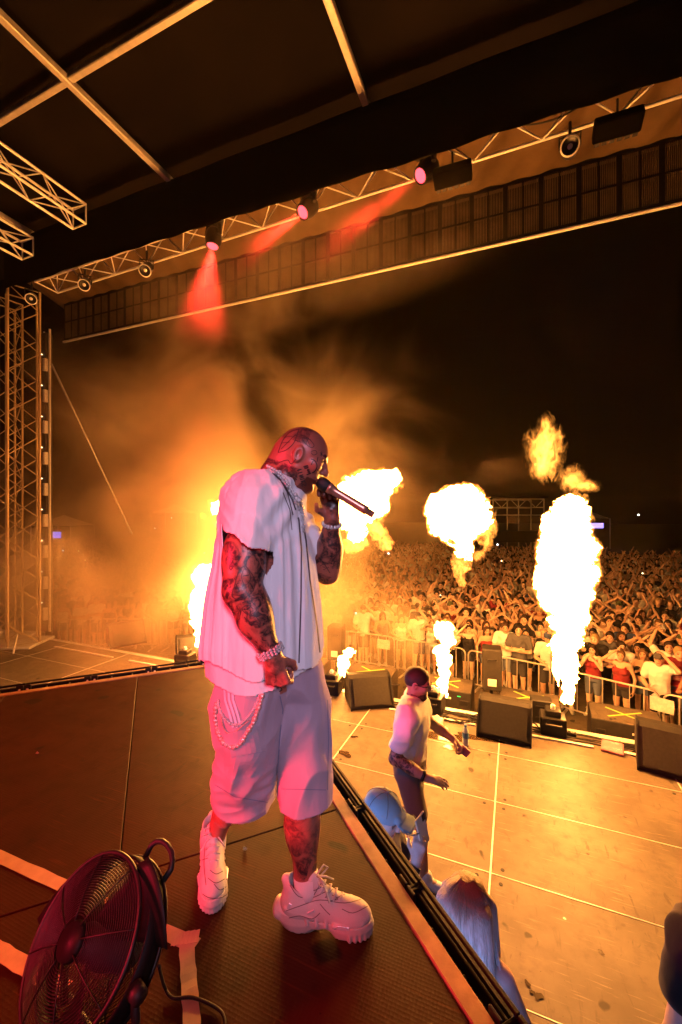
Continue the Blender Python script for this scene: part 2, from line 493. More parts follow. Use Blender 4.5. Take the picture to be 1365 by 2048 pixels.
def cloth_mat(name, col, rough=.85, weave=420.0, var=.1, wr=.25):
    m, N, L, b = nmat(name); c = coord(N)
    n = noise(N, L, 5, 5, .6, c); f = noise(N, L, weave, 2, .5, c)
    L.new(mixc(N, L, ramp(N, L, n, .25, .75), tuple(x * (1 - var) for x in col), col), b.inputs['Base Color'])
    b.inputs['Roughness'].default_value = rough; b.inputs['Specular IOR Level'].default_value = .2
    b.inputs['Sheen Weight'].default_value = .15
    bb = bump(N, L, b, f, .2, .002)
    b2 = N.new('ShaderNodeBump'); b2.inputs['Strength'].default_value = wr; b2.inputs['Distance'].default_value = .02
    L.new(noise(N, L, 11, 3, .5, scaled(N, L, c, (1, 1, .35))), b2.inputs['Height']); L.new(b2.outputs[0], bb.inputs['Normal'])
    return m
# ------------------------------------------------------------------ the performer (laid out in camera-aligned metres: sideways, ahead, up)
HO = np.array((-.3, 1.6, 0.0))
hero = thing('person', 'tattooed bald performer in a pale layered shirt and long baggy shorts singing on the riser', 'person',
             W(HO[0], HO[1], RISER), YAW)
def hp(px, py, dep): return np.array(((px - 682) * dep / F, dep, 1.5 - (py - 1030) * dep / F))   # measured joints
def hproj(V): return 682 + F * V[:, 0] / V[:, 1], 1030 - F * (V[:, 2] - 1.5) / V[:, 1]
hb = Field((-.68, 1.22, 0), (.03, 2.02, 1.87), .0036)
HC = np.array((-.1485, 1.6, 1.742)); HM = Rz(rad(3)) @ Ry(rad(21))
put_all(hb, [(prof([(.86, -.30, 1.6, .13, .16), (1.1, -.29, 1.6, .15, .18), (1.4, -.29, 1.6, .14, .19), (1.54, -.29, 1.6, .10, .16), (1.60, -.26, 1.6, .07, .09)]), 0, 0),
             (cap((-.262, 1.6, 1.58), (-.178, 1.6, 1.70), .076, .062), .04, 0), (cap((-.30, 1.6, 1.60), (-.22, 1.6, 1.735), .05, .045), .03, 0)])
put_all(hb, [(p, k if i else .03, s) for i, (p, k, s) in enumerate(head_prims(HC, HM))])
# right arm (near, hanging) and left arm (far, raised with the microphone)
rs, re, rw = np.array((-.318, 1.43, 1.505)), np.array((-.322, 1.345, 1.255)), np.array((-.222, 1.335, 1.052))
ls, le, lw = np.array((-.27, 1.795, 1.53)), np.array((-.058, 1.745, 1.262)), np.array((-.036, 1.665, 1.482))
put_all(hb, [(cap(rs, re, .050, .058), .03, 0), (ell((rs * .38 + re * .62) + (-.012, 0, 0), (.062, .06, .11)), .03, 0),
             (ell((rs * .4 + re * .6) + (.02, 0, 0), (.05, .05, .10)), .03, 0), (cap(re, re * .5 + rw * .5, .054, .05), .03, 0),
             (cap(re * .55 + rw * .45, rw, .05, .031), .03, 0), (ell(re * .72 + rw * .28 + np.array((.012, 0, 0)), (.052, .05, .075)), .03, 0)])
put_all(hb, hand_prims(rw, (.22, .02, -1), (.2, 1, .1), (1, -.15, .2), 1.02, (72, 88, 60), .75, .0))
put_all(hb, [(cap(ls, le, .07, .05), .03, 0), (cap(le, le * .5 + lw * .5, .046, .046), .03, 0), (cap(le * .5 + lw * .5, lw, .046, .031), .03, 0),
             (ell(le * .7 + lw * .3 + np.array((.008, 0, 0)), (.047, .047, .07)), .03, 0)])
put_all(hb, hand_prims(lw, (-.12, -.22, 1), (-.25, -1, -.1), (-1, .15, .1), 1.0, (22, 78, 62), .85, .0, .0102))
# legs: right foot behind and turned out, left foot forward
put_all(hb, [(cap((-.34, 1.55, .92), (-.415, 1.66, .5), .10, .066), .03, 0), (cap((-.415, 1.66, .5), (-.545, 1.79, .09), .056, .037), .03, 0),
             (ell((-.47, 1.725, .33), (.052, .052, .11), frame_of((1, 0, 0), (-.3, .3, 1))), .03, 0),
             (cap((-.20, 1.66, .92), (-.137, 1.585, .5), .10, .068), .03, 0), (cap((-.137, 1.585, .5), (-.135, 1.535, .10), .058, .04), .03, 0),
             (ell((-.150, 1.565, .34), (.066, .062, .12)), .03, 0), (cap((-.545, 1.79, .09), (-.53, 1.72, .06), .036, .04), .02, 0), (cap((-.135, 1.535, .1), (-.09, 1.52, .06), .04, .04), .02, 0)])
V, Q = hb.surface(); N_ = vnormals(V, Q)
px, py = hproj(V)
tone = np.ones((len(V), 3)); ink = np.zeros(len(V))
hl = (V - HC) @ HM                                              # head coordinates
near = np.minimum(np.linalg.norm(hl - (.062, -.047, -.085), axis=1), 9)
beard = (hl[:, 2] < -.085) & (hl[:, 0] > .015) & (hl[:, 2] > -.16) & (np.abs(hl[:, 1]) < .07) & (hl[:, 0] > .055 - .55 * (-.085 - hl[:, 2]))
tone[beard] *= (.32, .26, .24)
stub = (hl[:, 2] > -.07) & (np.linalg.norm(hl, axis=1) < .13) & (hl[:, 2] > .02); tone[stub] *= .86
for sg in (-1, 1):
    e = np.array((.088, sg * .033, -.013)); dd = np.linalg.norm((hl - e) / (1, 1, .55), axis=1)
    tone[dd < .017] *= (.35, .3, .3)
    br = np.linalg.norm((hl - (.094, sg * .032, .011)) / (1, 1.25, .32), axis=1); tone[br < .021] *= (.16, .13, .12)
lips = (np.abs(hl[:, 1]) < .022) & (hl[:, 0] > .088) & (np.abs(hl[:, 2] + .0875) < .013); tone[lips] *= (.72, .42, .42)
def sm(x, a, b): t = np.clip((x - a) / (b - a), 0, 1); return t * t * (3 - 2 * t)
arm = np.minimum(*(np.linalg.norm(V - (a + np.clip(((V - a) @ (b - a)) / ((b - a) @ (b - a)), 0, 1)[:, None] * (b - a)), axis=1) for a, b in ((rs, re), (re, rw))))
arm2 = np.linalg.norm(V - (le + np.clip(((V - le) @ (lw - le)) / ((lw - le) @ (lw - le)), 0, 1)[:, None] * (lw - le)), axis=1)
ink[arm < .1] = 1.0; ink[arm2 < .075] = .95
ink[(V[:, 2] < .55) & (V[:, 0] > -.3)] = sm(-V[:, 2], -.30, -.18)[(V[:, 2] < .55) & (V[:, 0] > -.3)] * .3 + .7
neck = (V[:, 2] > 1.56) & (hl[:, 2] < -.07) & (hl[:, 0] < .02); ink[neck] = .9
ink[(hl[:, 2] > .02) & (np.linalg.norm(hl, axis=1) < .12) & (hl[:, 0] < .01)] = .8
ink[(V[:, 2] < 1.06) & (V[:, 2] > .85) & (V[:, 1] < 1.42)] *= .55
me = mesh_np('hero_body', V - HO, Q); set_attr(me, 'tone', tone); set_attr(me, 'ink', ink)
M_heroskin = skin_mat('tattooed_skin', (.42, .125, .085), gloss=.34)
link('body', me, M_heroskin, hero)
HBVH = BVHTree.FromPolygons([Vector(v) for v in V], Q.tolist())
def shoot(bvh, qx, qy, lift=.001):
    d = Vector(((qx - 682) / F, 1, -(qy - 1030) / F)).normalized(); o = Vector((0, 0, 1.5))
    h = bvh.ray_cast(o, d)
    return None if h[0] is None else h[0] - d * lift
def ribbon(mb, bvh, pts, w, step=2.0, lift=.0012):
    pts = [np.array(p, float) for p in pts]; P = []
    for a, b in zip(pts[:-1], pts[1:]):
        n = max(1, int(np.linalg.norm(b - a) / step)); P += [a + (b - a) * i / n for i in range(n)]
    P.append(pts[-1]); prev = None
    for i, p in enumerate(P):
        t = P[min(i + 1, len(P) - 1)] - P[max(i - 1, 0)]; t /= (np.linalg.norm(t) + 1e-9); nn = np.array((-t[1], t[0])) * w / 2
        a, b = shoot(bvh, *(p + nn), lift), shoot(bvh, *(p - nn), lift)
        if a is None or b is None or (a - b).length > .03: prev = None; continue
        if prev and (a - prev[0]).length < .03: mb.put([Vector(x) - Vector(HO) for x in (prev[0], prev[1], b, a)], [(0, 1, 2, 3)])
        prev = (a, b)
def smooth_path(pts, n=8):
    P = [np.array(p, float) for p in pts]; out = []
    for i in range(len(P) - 1):
        p0, p1, p2, p3 = P[max(i - 1, 0)], P[i], P[i + 1], P[min(i + 2, len(P) - 1)]
        for k in range(n):
            t = k / n; out.append(.5 * ((2 * p1) + (-p0 + p2) * t + (2 * p0 - 5 * p1 + 4 * p2 - p3) * t * t + (-p0 + 3 * p1 - 3 * p2 + p3) * t ** 3))
    out.append(P[-1]); return out
GL = {'F': [[(0, 0), (0, 1)], [(0, 0), (.7, 0)], [(0, .5), (.55, .5)]], 'E': [[(0, 0), (0, 1)], [(0, 0), (.7, 0)], [(0, .5), (.55, .5)], [(0, 1), (.7, 1)]],
      'N': [[(0, 1), (0, 0), (.7, 1), (.7, 0)]], 'I': [[(.3, 0), (.3, 1)]], 'K': [[(0, 0), (0, 1)], [(.7, 0), (0, .55), (.7, 1)]],
      'S': [[(.7, .1), (.3, 0), (0, .22), (.35, .5), (.7, .75), (.35, 1), (0, .9)]], 'X': [[(0, 0), (.7, 1)], [(.7, 0), (0, 1)]],
      'B': [[(0, 0), (0, 1)], [(0, 0), (.55, .12), (.5, .45), (0, .5), (.65, .65), (.6, .95), (0, 1)]], 'o': [[(.1, .5), (.5, .45), (.55, .9), (.15, 1), (.1, .5)]],
      'l': [[(.2, 0), (.2, 1)]], 'd': [[(.5, 0), (.5, 1), (.1, .95), (.1, .55), (.5, .5)]], '6': [[(.6, .05), (.2, .4), (.05, .75), (.3, 1), (.6, .8), (.45, .55), (.1, .68)]]}
def write(mb, bvh, text, o, ux, uy, w, adv=1.0):
    o, ux, uy = np.array(o, float), np.array(ux, float), np.array(uy, float)
    for i, ch in enumerate(text):
        for st in GL[ch]: ribbon(mb, bvh, [o + ux * (a + i * adv) + uy * b for a, b in st], w)
tk = MB()
write(tk, HBVH, 'FENIKS', (594, 941), (2.0, 6.2), (9.0, -2.6), 2.1, .9)
write(tk, HBVH, 'Blood', (607, 933), (1.6, 4.2), (8.5, -2.2), 1.9, .85)
write(tk, HBVH, '6', (458, 1122), (11, 0), (0, 18), 2.6)
for pts, w in [([(556, 905), (566, 880), (580, 864), (598, 858)], 2.2), ([(556, 905), (572, 900), (588, 885), (598, 858)], 2.2), ([(562, 898), (592, 868)], 1.6), ([(562, 886), (580, 884)], 1.5),
               ([(570, 872), (588, 874)], 1.5), ([(602, 870), (616, 876), (628, 890), (622, 895), (610, 886), (606, 876), (622, 880)], 1.9), ([(612, 874), (620, 892)], 1.3),
               ([(606, 860), (614, 857), (620, 860), (614, 862), (608, 860)], 1.5), ([(622, 903), (631, 901), (634, 907), (627, 910), (622, 905)], 1.8), ([(640, 905), (646, 911)], 2), ([(646, 905), (640, 911)], 2), ([(643, 903), (643, 913)], 1.8),
               ([(622, 918), (630, 922), (634, 932), (630, 942), (624, 946)], 3.4), ([(626, 922), (622, 930)], 2.4), ([(636, 914), (634, 924)], 2.6), ([(632, 936), (638, 944)], 2.2),
               ([(558, 925), (575, 920), (582, 928), (592, 918)], 2.2), ([(560, 932), (590, 938)], 2.0), ([(570, 940), (594, 960)], 2.4), ([(562, 948), (590, 972)], 2.6),
               # arm and hand: petals, an eye and lips
               ([(490, 1130), (478, 1142), (470, 1168), (464, 1192), (482, 1198), (506, 1182), (508, 1156), (490, 1130)], 2.4), ([(488, 1138), (483, 1154), (490, 1170), (500, 1160), (498, 1142), (488, 1138)], 1.8), ([(486, 1152), (498, 1150)], 2.6),
               ([(484, 1206), (500, 1202), (514, 1218), (498, 1230), (484, 1218), (496, 1210), (506, 1218)], 2.0), ([(488, 1234), (502, 1246), (522, 1250), (512, 1234), (500, 1232)], 2.2),
               ([(536, 1307), (546, 1300), (557, 1307), (546, 1313), (536, 1307)], 2.2), ([(545, 1305), (548, 1308)], 5), ([(550, 1348), (552, 1362), (548, 1366)], 1.6), ([(542, 1376), (550, 1372), (558, 1374), (564, 1379), (554, 1384), (542, 1376)], 3.2),
               # raised forearm
               ([(650, 1050), (660, 1046), (666, 1054), (656, 1060), (650, 1050)], 2.2), ([(656, 1066), (668, 1062), (670, 1074), (660, 1074), (656, 1066)], 2.2), ([(645, 1122), (660, 1146)], 2.2), ([(640, 1132), (652, 1126)], 1.6), ([(646, 1140), (658, 1134)], 1.6),
               # shin
               ([(634, 1600), (640, 1640), (636, 1680)], 2.0)]:
    ribbon(tk, HBVH, smooth_path(pts, 5), w * .62)
M_ink = mat('tattoo_ink', (.045, .02, .02), .5, 0, .1, 8, 0)
build_split(tk, 'tattoo', M_ink, hero)

# ---- clothes -------------------------------------------------------------------
def cloth_part(name, fld, cutfn, disp, m, thick=.004, it=1, parent=None, sub=HO):
    V, Q = fld.surface(); V = relax(V, Q, it)
    N = vnormals(V, Q); V = V + N * disp(V, N)[:, None]
    V = relax(V, Q, 1, .4)
    V, Q, _ = keep(V, Q, cutfn(V)); V, Q = islands(V, Q)[0]; me = mesh_np(name, V - sub, Q)
    o = link(name, me, m, parent or hero)
    if thick: solid(o, thick)
    return o, V, Q
M_shirt = cloth_mat('pale_cotton', (.80, .78, .80), .9, 500, .06, .3)
M_trim = mat('dark_piping', (.08, .06, .07), .7)
st_in = [(1.668, -.285, 1.61, .085, .10), (1.63, -.298, 1.61, .122, .16), (1.587, -.300, 1.61, .146, .20), (1.442, -.297, 1.61, .158, .215), (1.307, -.292, 1.61, .188, .215),
         (1.172, -.300, 1.61, .213, .215), (1.028, -.305, 1.61, .225, .22), (.93, -.300, 1.61, .223, .22), (.82, -.300, 1.61, .218, .22)]
tee = Field((-.64, 1.33, .80), (.0, 1.90, 1.72), .0046)
tee.add(prof([(z, cx + .001, c, ax * .955, ay * .965) for z, cx, c, ax, ay in st_in if z < 1.4]))
th = lambda V: np.arctan2((V[:, 1] - 1.61) / .22, (V[:, 0] + .3) / .2)
def fold(V, A, f, zs, seed):
    t = th(V); q = np.stack([np.cos(t) * f, np.sin(t) * f, V[:, 2] * zs], 1)
    n = vnoise(q, seed); r = 1 - np.abs(2 * n - 1); return A * (r - .5)
teehem = lambda V: V[:, 2] - (.905 + .10 * (V[:, 0] + .3) - .05 * sm(V[:, 1], 1.5, 1.75) * 0 - .018 * np.sin(th(V) * 3))
cloth_part('tee_hem', tee, lambda V: (teehem(V) > 0) & (V[:, 2] < 1.15), lambda V, N: fold(V, .012, 4, 1.5, 3), M_shirt)
sh = Field((-.68, 1.22, .90), (.04, 2.02, 1.73), .0042)
sh.add(prof([(z, cx, c, ax, ay) for z, cx, c, ax, ay in st_in if z > .9] + [(.90, -.31, 1.61, .235, .225)]))
sh.add(cap((-.285, 1.53, 1.60), (-.312, 1.455, 1.515), .055, .060), .06); sh.add(cap((-.314, 1.447, 1.512), (-.319, 1.372, 1.375), .062, .078), .035)
sh.add(cap((-.27, 1.70, 1.625), (-.27, 1.79, 1.545), .062, .084), .05); sh.add(cap((-.27, 1.79, 1.545), (-.14, 1.765, 1.36), .082, .076), .035)
ra_dir = (re - rs) / np.linalg.norm(re - rs); la_dir = (le - ls) / np.linalg.norm(le - ls)
def shirt_cut(V):
    neckline = V[:, 2] - (1.652 + .0 * V[:, 0] - .42 * np.maximum(V[:, 0] + .262, 0) - .0 * V[:, 1])
    k = (np.hypot(V[:, 0] + .255, V[:, 1] - 1.605) < .085) & (neckline > -.01)
    k |= (V[:, 2] > 1.665)
    hem = V[:, 2] - (.966 + .018 * np.sin(th(V) * 2 + .6) + .012 * np.sin(th(V) * 5))
    armR = (V - rs) @ ra_dir; nearR = (np.linalg.norm((V - rs) - armR[:, None] * ra_dir, axis=1) < .115) & (V[:, 1] < 1.445)
    sl = (V[:, 2] < 1.462 - .55 * (V[:, 0] + .394) + .006 * np.sin(V[:, 0] * 70)) & (V[:, 1] < 1.452) & (np.linalg.norm(V[:, :2] - (-.319, 1.37), axis=1) < .095) & (V[:, 2] > 1.30) & (V[:, 1] < 1.40 + .35 * (V[:, 2] - 1.33))
    armL = (V - ls) @ la_dir
    slL = (armL > .27) & (V[:, 0] > -.16) & (V[:, 1] > 1.66) & (np.linalg.norm((V - ls) - armL[:, None] * la_dir, axis=1) < .07)
    return ~k & (hem > 0) & ~sl & ~slL
def shirt_disp(V, N):
    d = fold(V, .026, 3.2, 1.0, 11) * sm(-V[:, 2], -1.60, -1.25) + fold(V, .012, 7, 1.6, 23) * sm(-V[:, 2], -1.62, -1.35)
    q = np.stack([V[:, 0] * 24 + V[:, 2] * 9, V[:, 1] * 6, V[:, 2] * 3.5], 1)
    n = vnoise(q, 5); d += .013 * (1 - np.abs(2 * n - 1) - .3) * sm(V[:, 2], 1.33, 1.5)
    f = np.sin((V[:, 0] - .55 * (V[:, 2] - 1.4)) * 95) * .006 * sm(V[:, 2], 1.35, 1.5) * sm(V[:, 0], -.30, -.2)
    q3 = np.stack([V[:, 0] * 30 + V[:, 2] * 26, V[:, 1] * 9, V[:, 2] * 6 - V[:, 0] * 5], 1); n3 = vnoise(q3, 41)
    d += .006 * (1 - np.abs(2 * n3 - 1) - .25) * sm(V[:, 2], 1.30, 1.48)
    q4 = np.stack([np.cos(th(V)) * 15, np.sin(th(V)) * 15, V[:, 2] * 3.5 + V[:, 0] * 4], 1); n4 = vnoise(q4, 53); d += .005 * (1 - np.abs(2 * n4 - 1) - .5)
    return d + f
so, SV, SQ = cloth_part('overshirt', sh, shirt_cut, shirt_disp, M_shirt, .004, 2)
SBVH = BVHTree.FromPolygons([Vector(v) for v in SV], SQ.tolist())
pp = MB()
for pts, w in [([(545, 945), (566, 965), (585, 1000), (598, 1040), (603, 1100), (602, 1200), (598, 1326)], 3.0), ([(604, 1030), (612, 1080), (620, 1160), (634, 1250), (640, 1305)], 3.0),
               ([(556, 952), (575, 985), (586, 1030)], 2.0), ([(566, 985), (580, 1020), (584, 1060)], 1.6)]:
    pp = MB(); ribbon(pp, SBVH, pts, w, 5, .004)
    build_split(pp, 'piping', M_trim, hero)
pass
M_short = cloth_mat('faded_denim', (.46, .33, .40), .9, 420, .16, .5)
stR = [(.99, -.30, 1.58, .135, .16), (.90, -.325, 1.55, .15, .15), (.80, -.35, 1.53, .148, .135), (.65, -.352, 1.56, .130, .135), (.5, -.378, 1.62, .130, .135), (.42, -.393, 1.66, .138, .14), (.345, -.395, 1.675, .138, .138)]
stL = [(.99, -.22, 1.63, .125, .15), (.90, -.19, 1.65, .135, .15), (.80, -.165, 1.66, .125, .14), (.65, -.147, 1.63, .115, .135), (.5, -.139, 1.60, .107, .13), (.41, -.140, 1.58, .108, .128)]
so_ = Field((-.62, 1.28, .32), (.02, 1.9, 1.02), .0042)
so_.add(prof([(z, c + .002, d, a * .90, b * .93) for z, c, d, a, b in stL])); so_.add(prof([(z, c + .004, d, a * .88, b * .93) for z, c, d, a, b in stR]), .02)
def sd(V, N):
    q = np.stack([V[:, 0] * 11 - V[:, 2] * 4, V[:, 1] * 11, V[:, 2] * 5 + V[:, 0] * 5], 1); n = vnoise(q, 31)
    q2 = np.stack([V[:, 0] * 9 + V[:, 2] * 16, V[:, 1] * 9, V[:, 2] * 18 - V[:, 0] * 8], 1); n2 = vnoise(q2, 37)
    return .026 * (1 - np.abs(2 * n - 1) - .55) + .012 * (1 - np.abs(2 * n2 - 1) - .5) * sm(-V[:, 2], -.72, -.5) * sm(-V[:, 0], .2, .3)
sho, HV, HQ = cloth_part('shorts', so_, lambda V: (V[:, 2] < .985) & np.where(V[:, 0] < -.255, V[:, 2] > .350 + .35 * np.maximum(-.42 - V[:, 0], 0), V[:, 2] > .425), sd, M_short, .005, 2)
ShB = BVHTree.FromPolygons([Vector(v) for v in HV], HQ.tolist())
M_stripe = cloth_mat('pale_stripe', (.68, .62, .72), .9, 500, .05)
sp = MB()
for k in (0, 8, 16):
    ribbon(sp, ShB, [(448 + k, 1366), (450 + k, 1400), (458 + k, 1425), (466 + k, 1455)], 4.2, 4, .004)
sp.build('side_stripes', M_stripe, hero, True)
pk = MB()                                                       # cargo pocket with a flap standing proud of the leg
def patch(mb, bvh, quad, lift, n=8):
    q = [np.array(a, float) for a in quad]
    def g(u, v, lf): 
        p = (q[0] * (1 - u) + q[1] * u) * (1 - v) + (q[3] * (1 - u) + q[2] * u) * v; return shoot(bvh, *p, lf)
    grid = [[(g(i / n, j / n, lift), g(i / n, j / n, -.002)) for i in range(n + 1)] for j in range(n + 1)]
    for j in range(n):
        for i in range(n):
            c = [grid[j][i], grid[j][i + 1], grid[j + 1][i + 1], grid[j + 1][i]]
            if any(x is None for y in c for x in y): continue
            mb.put([x[0] - Vector(HO) for x in c], [(0, 3, 2, 1)])
            for k, (cond) in enumerate((j == 0, i == n - 1, j == n - 1, i == 0)):
                if cond: a, b = c[k], c[(k + 1) % 4]; mb.put([x - Vector(HO) for x in (a[0], b[0], b[1], a[1])], [(0, 1, 2, 3)])
patch(pk, ShB, [(446, 1470), (522, 1450), (534, 1502), (452, 1516)], .016)
pk.build('pocket_flap', M_short, hero, True)
pk = MB(); patch(pk, ShB, [(450, 1514), (532, 1506), (500, 1556), (446, 1560)], .009, 7); pk.build('cargo_pocket', M_short, hero, True)
M_seam = cloth_mat('denim_seam', (.22, .20, .30), .9)
for pts, w in [([(560, 1392), (566, 1420), (560, 1470), (556, 1530), (552, 1590)], 2.2), ([(522, 1452), (532, 1502), (454, 1515)], 1.6), ([(655, 1400), (657, 1480), (655, 1580)], 1.8), ([(430, 1570), (470, 1594), (548, 1607)], 1.6), ([(562, 1578), (652, 1580)], 1.6)]:
    sl_ = MB(); ribbon(sl_, ShB, pts, w, 4, .005); build_split(sl_, 'seam', M_seam, hero)

# ---- chunky trainers -------------------------------------------------------------
M_shoe = cloth_mat('trainer_mesh', (.66, .62, .60), .7, 300, .12, .2)
M_sole = mat('trainer_sole', (.55, .52, .49), .65, 0, .12, 10, .1)
M_refl = mat('reflective_panel', (.85, .85, .9), .22, .3, .05, 4, 0)
M_sock = cloth_mat('white_sock', (.75, .70, .70), .9, 600, .05)
def make_shoe(heel, toe, zc, tag_label):
    heel, toe = np.array(heel), np.array(toe); ang = math.atan2(toe[1] - heel[1], toe[0] - heel[0]); Lg = np.linalg.norm(toe - heel); s = Lg / .33
    T = Matrix.Translation(Vector((heel[0] - HO[0], heel[1] - HO[1], zc))) @ Matrix.Rotation(ang, 4, 'Z') @ Matrix.Scale(s, 4)
    Tn = np.array(T)
    def out(V): return V @ Tn[:3, :3].T + Tn[:3, 3]
    f = Field((-.03, -.085, -.01), (.36, .085, .21), .003)
    put_all(f, [(ell((.065, 0, .075), (.072, .046, .06)), 0, 0), (ell((.15, 0, .075), (.10, .047, .055)), .03, 0), (ell((.25, 0, .058), (.085, .052, .045)), .03, 0),
                (cap((.045, 0, .08), (.05, 0, .138), .047, .044), .03, 0), (cap((.17, 0, .095), (.112, 0, .168), .03, .025), .02, 0), (cap((.03, 0, .12), (.008, 0, .158), .02, .016), .015, 0),
                (cap((.058, 0, .13), (.068, 0, .25), .037, .04), .006, 1)])
    for i, x in enumerate((.10, .135, .17, .205)):                # side overlays
        for sg in (-1, 1):
            f.add(cap((x, sg * .047, .04), (x - .012 + .02 * i * .2, sg * .034, .115 - i * .012), .0065, .004), .004)
    for sg in (-1, 1):
        f.add(cap((.02, sg * .043, .085), (.12, sg * .046, .062), .009, .006), .004); f.add(cap((.20, sg * .052, .05), (.30, sg * .036, .055), .008), .005)
    f.add(cap((.255, -.03, .088), (.255, .03, .088), .007), .006)
    V, Q = f.surface(); V = relax(V, Q, 1, .3); me = mesh_np('shoe_upper', out(V), Q); sh_ = link('shoe', me, M_shoe, hero); vw = out(V) + HO; qa = Q
    g = Field((-.05, -.09, -.01), (.38, .09, .09), .0034)
    put_all(g, [(prof([(.0, .065, 0, .072, .046), (.03, .058, 0, .085, .052), (.062, .05, 0, .072, .05)]), 0, 0), (prof([(.0, .245, 0, .085, .052), (.028, .25, 0, .095, .057), (.048, .25, 0, .088, .055)]), .0, 0),
                (prof([(.016, .15, 0, .10, .042), (.045, .15, 0, .10, .046)]), .012, 0), (ell((-.018, 0, .05), (.022, .04, .03)), .015, 0),
                (cap((.165, -.08, -.012), (.165, .08, -.012), .032), .01, 1)])
    for i in range(13):
        a = rad(-84 + i * 14); x, y = .25 + .084 * math.cos(a), .052 * math.sin(a); g.add(cap((x, y, .004), (x, y, .026), .0078, .006), .003)
    V, Q = g.surface(); me = mesh_np('shoe_sole', out(V), Q); link('sole', me, M_sole, sh_); vs_ = out(V) + HO
    SHB.append((sh_, BVHTree.FromPolygons([Vector(a) for a in np.concatenate([vw, vs_])], np.concatenate([qa, Q + len(vw)]).tolist())))
    lc = MB(); lc.M = T
    for i in range(6):
        x = .245 - .022 * i; z = .098 + .0135 * i
        lc.tube([(x - .008, -.027, z - .012), (x, -.012, z + .006), (x + .004, .012, z + .006), (x - .006, .028, z - .01)], .0032, 6)
    for sg in (-1, 1):
        lc.tube([(.125, 0, .18), (.15, sg * .03, .20), (.165, sg * .045, .18), (.14, sg * .02, .165), (.125, 0, .18)], .003, 6)
        lc.tube([(.125, 0, .18), (.16, sg * .02, .165), (.185, sg * .05, .13)], .003, 6)
    lc.build('laces', M_shoe, sh_, True)
    for sg in (-1, 1):
        rp = MB(); rp.M = T; rp.box((.235, sg * .057, .052), (.045, .004, .012), rotm(rad(8), 'Y') @ rotm(rad(-sg * 8), 'Z'), .001); rp.build('reflective_panel', M_refl, sh_); rp = MB(); rp.M = T
        rp.box((.035, sg * .049, .10), (.012, .004, .022), rotm(rad(20), 'Y'), .001); rp.build('reflective_panel', M_refl, sh_); rp = MB(); rp.M = T; rp.box((.115, sg * .049, .088), (.03, .004, .008), rotm(rad(-30), 'Y'), .001); rp.build('reflective_panel', M_refl, sh_)
    return sh_
SHB = []
make_shoe((-.212, 1.535), (.105, 1.495), .004, 'front')
make_shoe((-.580, 1.87), (-.482, 1.565), .004, 'rear')
M_gap = mat('trainer_seam_shade', (.16, .13, .13), .8)  # panel lines; the shade of the gaps is put into this dark colour
for k, lines in enumerate((
    [[(572, 1822), (600, 1812), (640, 1800), (690, 1806), (736, 1794)], [(580, 1770), (596, 1792), (622, 1796), (650, 1784)], [(600, 1772), (624, 1782), (652, 1768), (664, 1756)], [(628, 1790), (640, 1770), (655, 1752)],
     [(650, 1796), (668, 1776), (690, 1766), (716, 1772)], [(668, 1800), (690, 1788), (730, 1782)], [(586, 1750), (592, 1768), (588, 1790)], [(690, 1764), (704, 1770), (722, 1784)], [(640, 1808), (650, 1820), (660, 1830)],
     [(578, 1836), (600, 1832), (624, 1838), (640, 1826)], [(684, 1818), (706, 1826), (736, 1812)], [(664, 1790), (676, 1798), (660, 1802)]],
    [[(402, 1786), (420, 1796), (446, 1794), (464, 1776)], [(410, 1690), (408, 1730), (412, 1770)], [(450, 1690), (456, 1730), (460, 1766)], [(420, 1740), (432, 1748), (446, 1742)], [(416, 1756), (432, 1766), (452, 1756)], [(428, 1768), (440, 1780), (454, 1772)], [(404, 1720), (416, 1716)], [(452, 1716), (444, 1712)]])):
    for ln in lines:
        sm_ = MB(); ribbon(sm_, SHB[k][1], smooth_path(ln, 4), 1.7, 2.5, .0012); 
        build_split(sm_, 'seam', M_gap, SHB[k][0])
sk = MB()
sk.tube([Vector((-.12, 1.53, .08)) - Vector(HO), Vector((-.130, 1.535, .17)) - Vector(HO)], [.048, .047], 18); sk.build('sock', M_sock, hero, True)
sk = MB(); sk.tube([Vector((-.54, 1.78, .07)) - Vector(HO), Vector((-.537, 1.785, .145)) - Vector(HO)], [.045, .044], 18); sk.build('sock', M_sock, hero, True)

# ---- jewellery ---------------------------------------------------------------------
M_diam = mat('silver_stones', (.62, .60, .62), .1, .35, .75, 330, .4, 300)  # glitter is put into the colour as fine dark and bright speckle
M_pearl = mat('pearls', (.74, .70, .68), .15, .1, .3, 160, .05)
M_gold = mat('rose_metal_beads', (.62, .38, .34), .2, .3, .2, 150, .3, 250)
def ico(r, sub=1):
    import bmesh
    b = bmesh.new(); bmesh.ops.create_icosphere(b, subdivisions=sub, radius=r); v = [x.co.copy() for x in b.verts]; f = [tuple(q.index for q in p.verts) for p in b.faces]; b.free(); return v, f
BALL1 = ico(1.0, 1); BALL2 = ico(1.0, 2)
def bead(mb, p, r, B=BALL1): mb.put([Vector(p) + v * r for v in B[0]], B[1])
def along(pts, step):
    P = [np.array(p, float) for p in pts]; out = []; acc = 0
    for a, b in zip(P[:-1], P[1:]):
        L = np.linalg.norm(b - a); t = acc
        while t < L: out.append(a + (b - a) * t / L); t += step
        acc = t - L
    return out
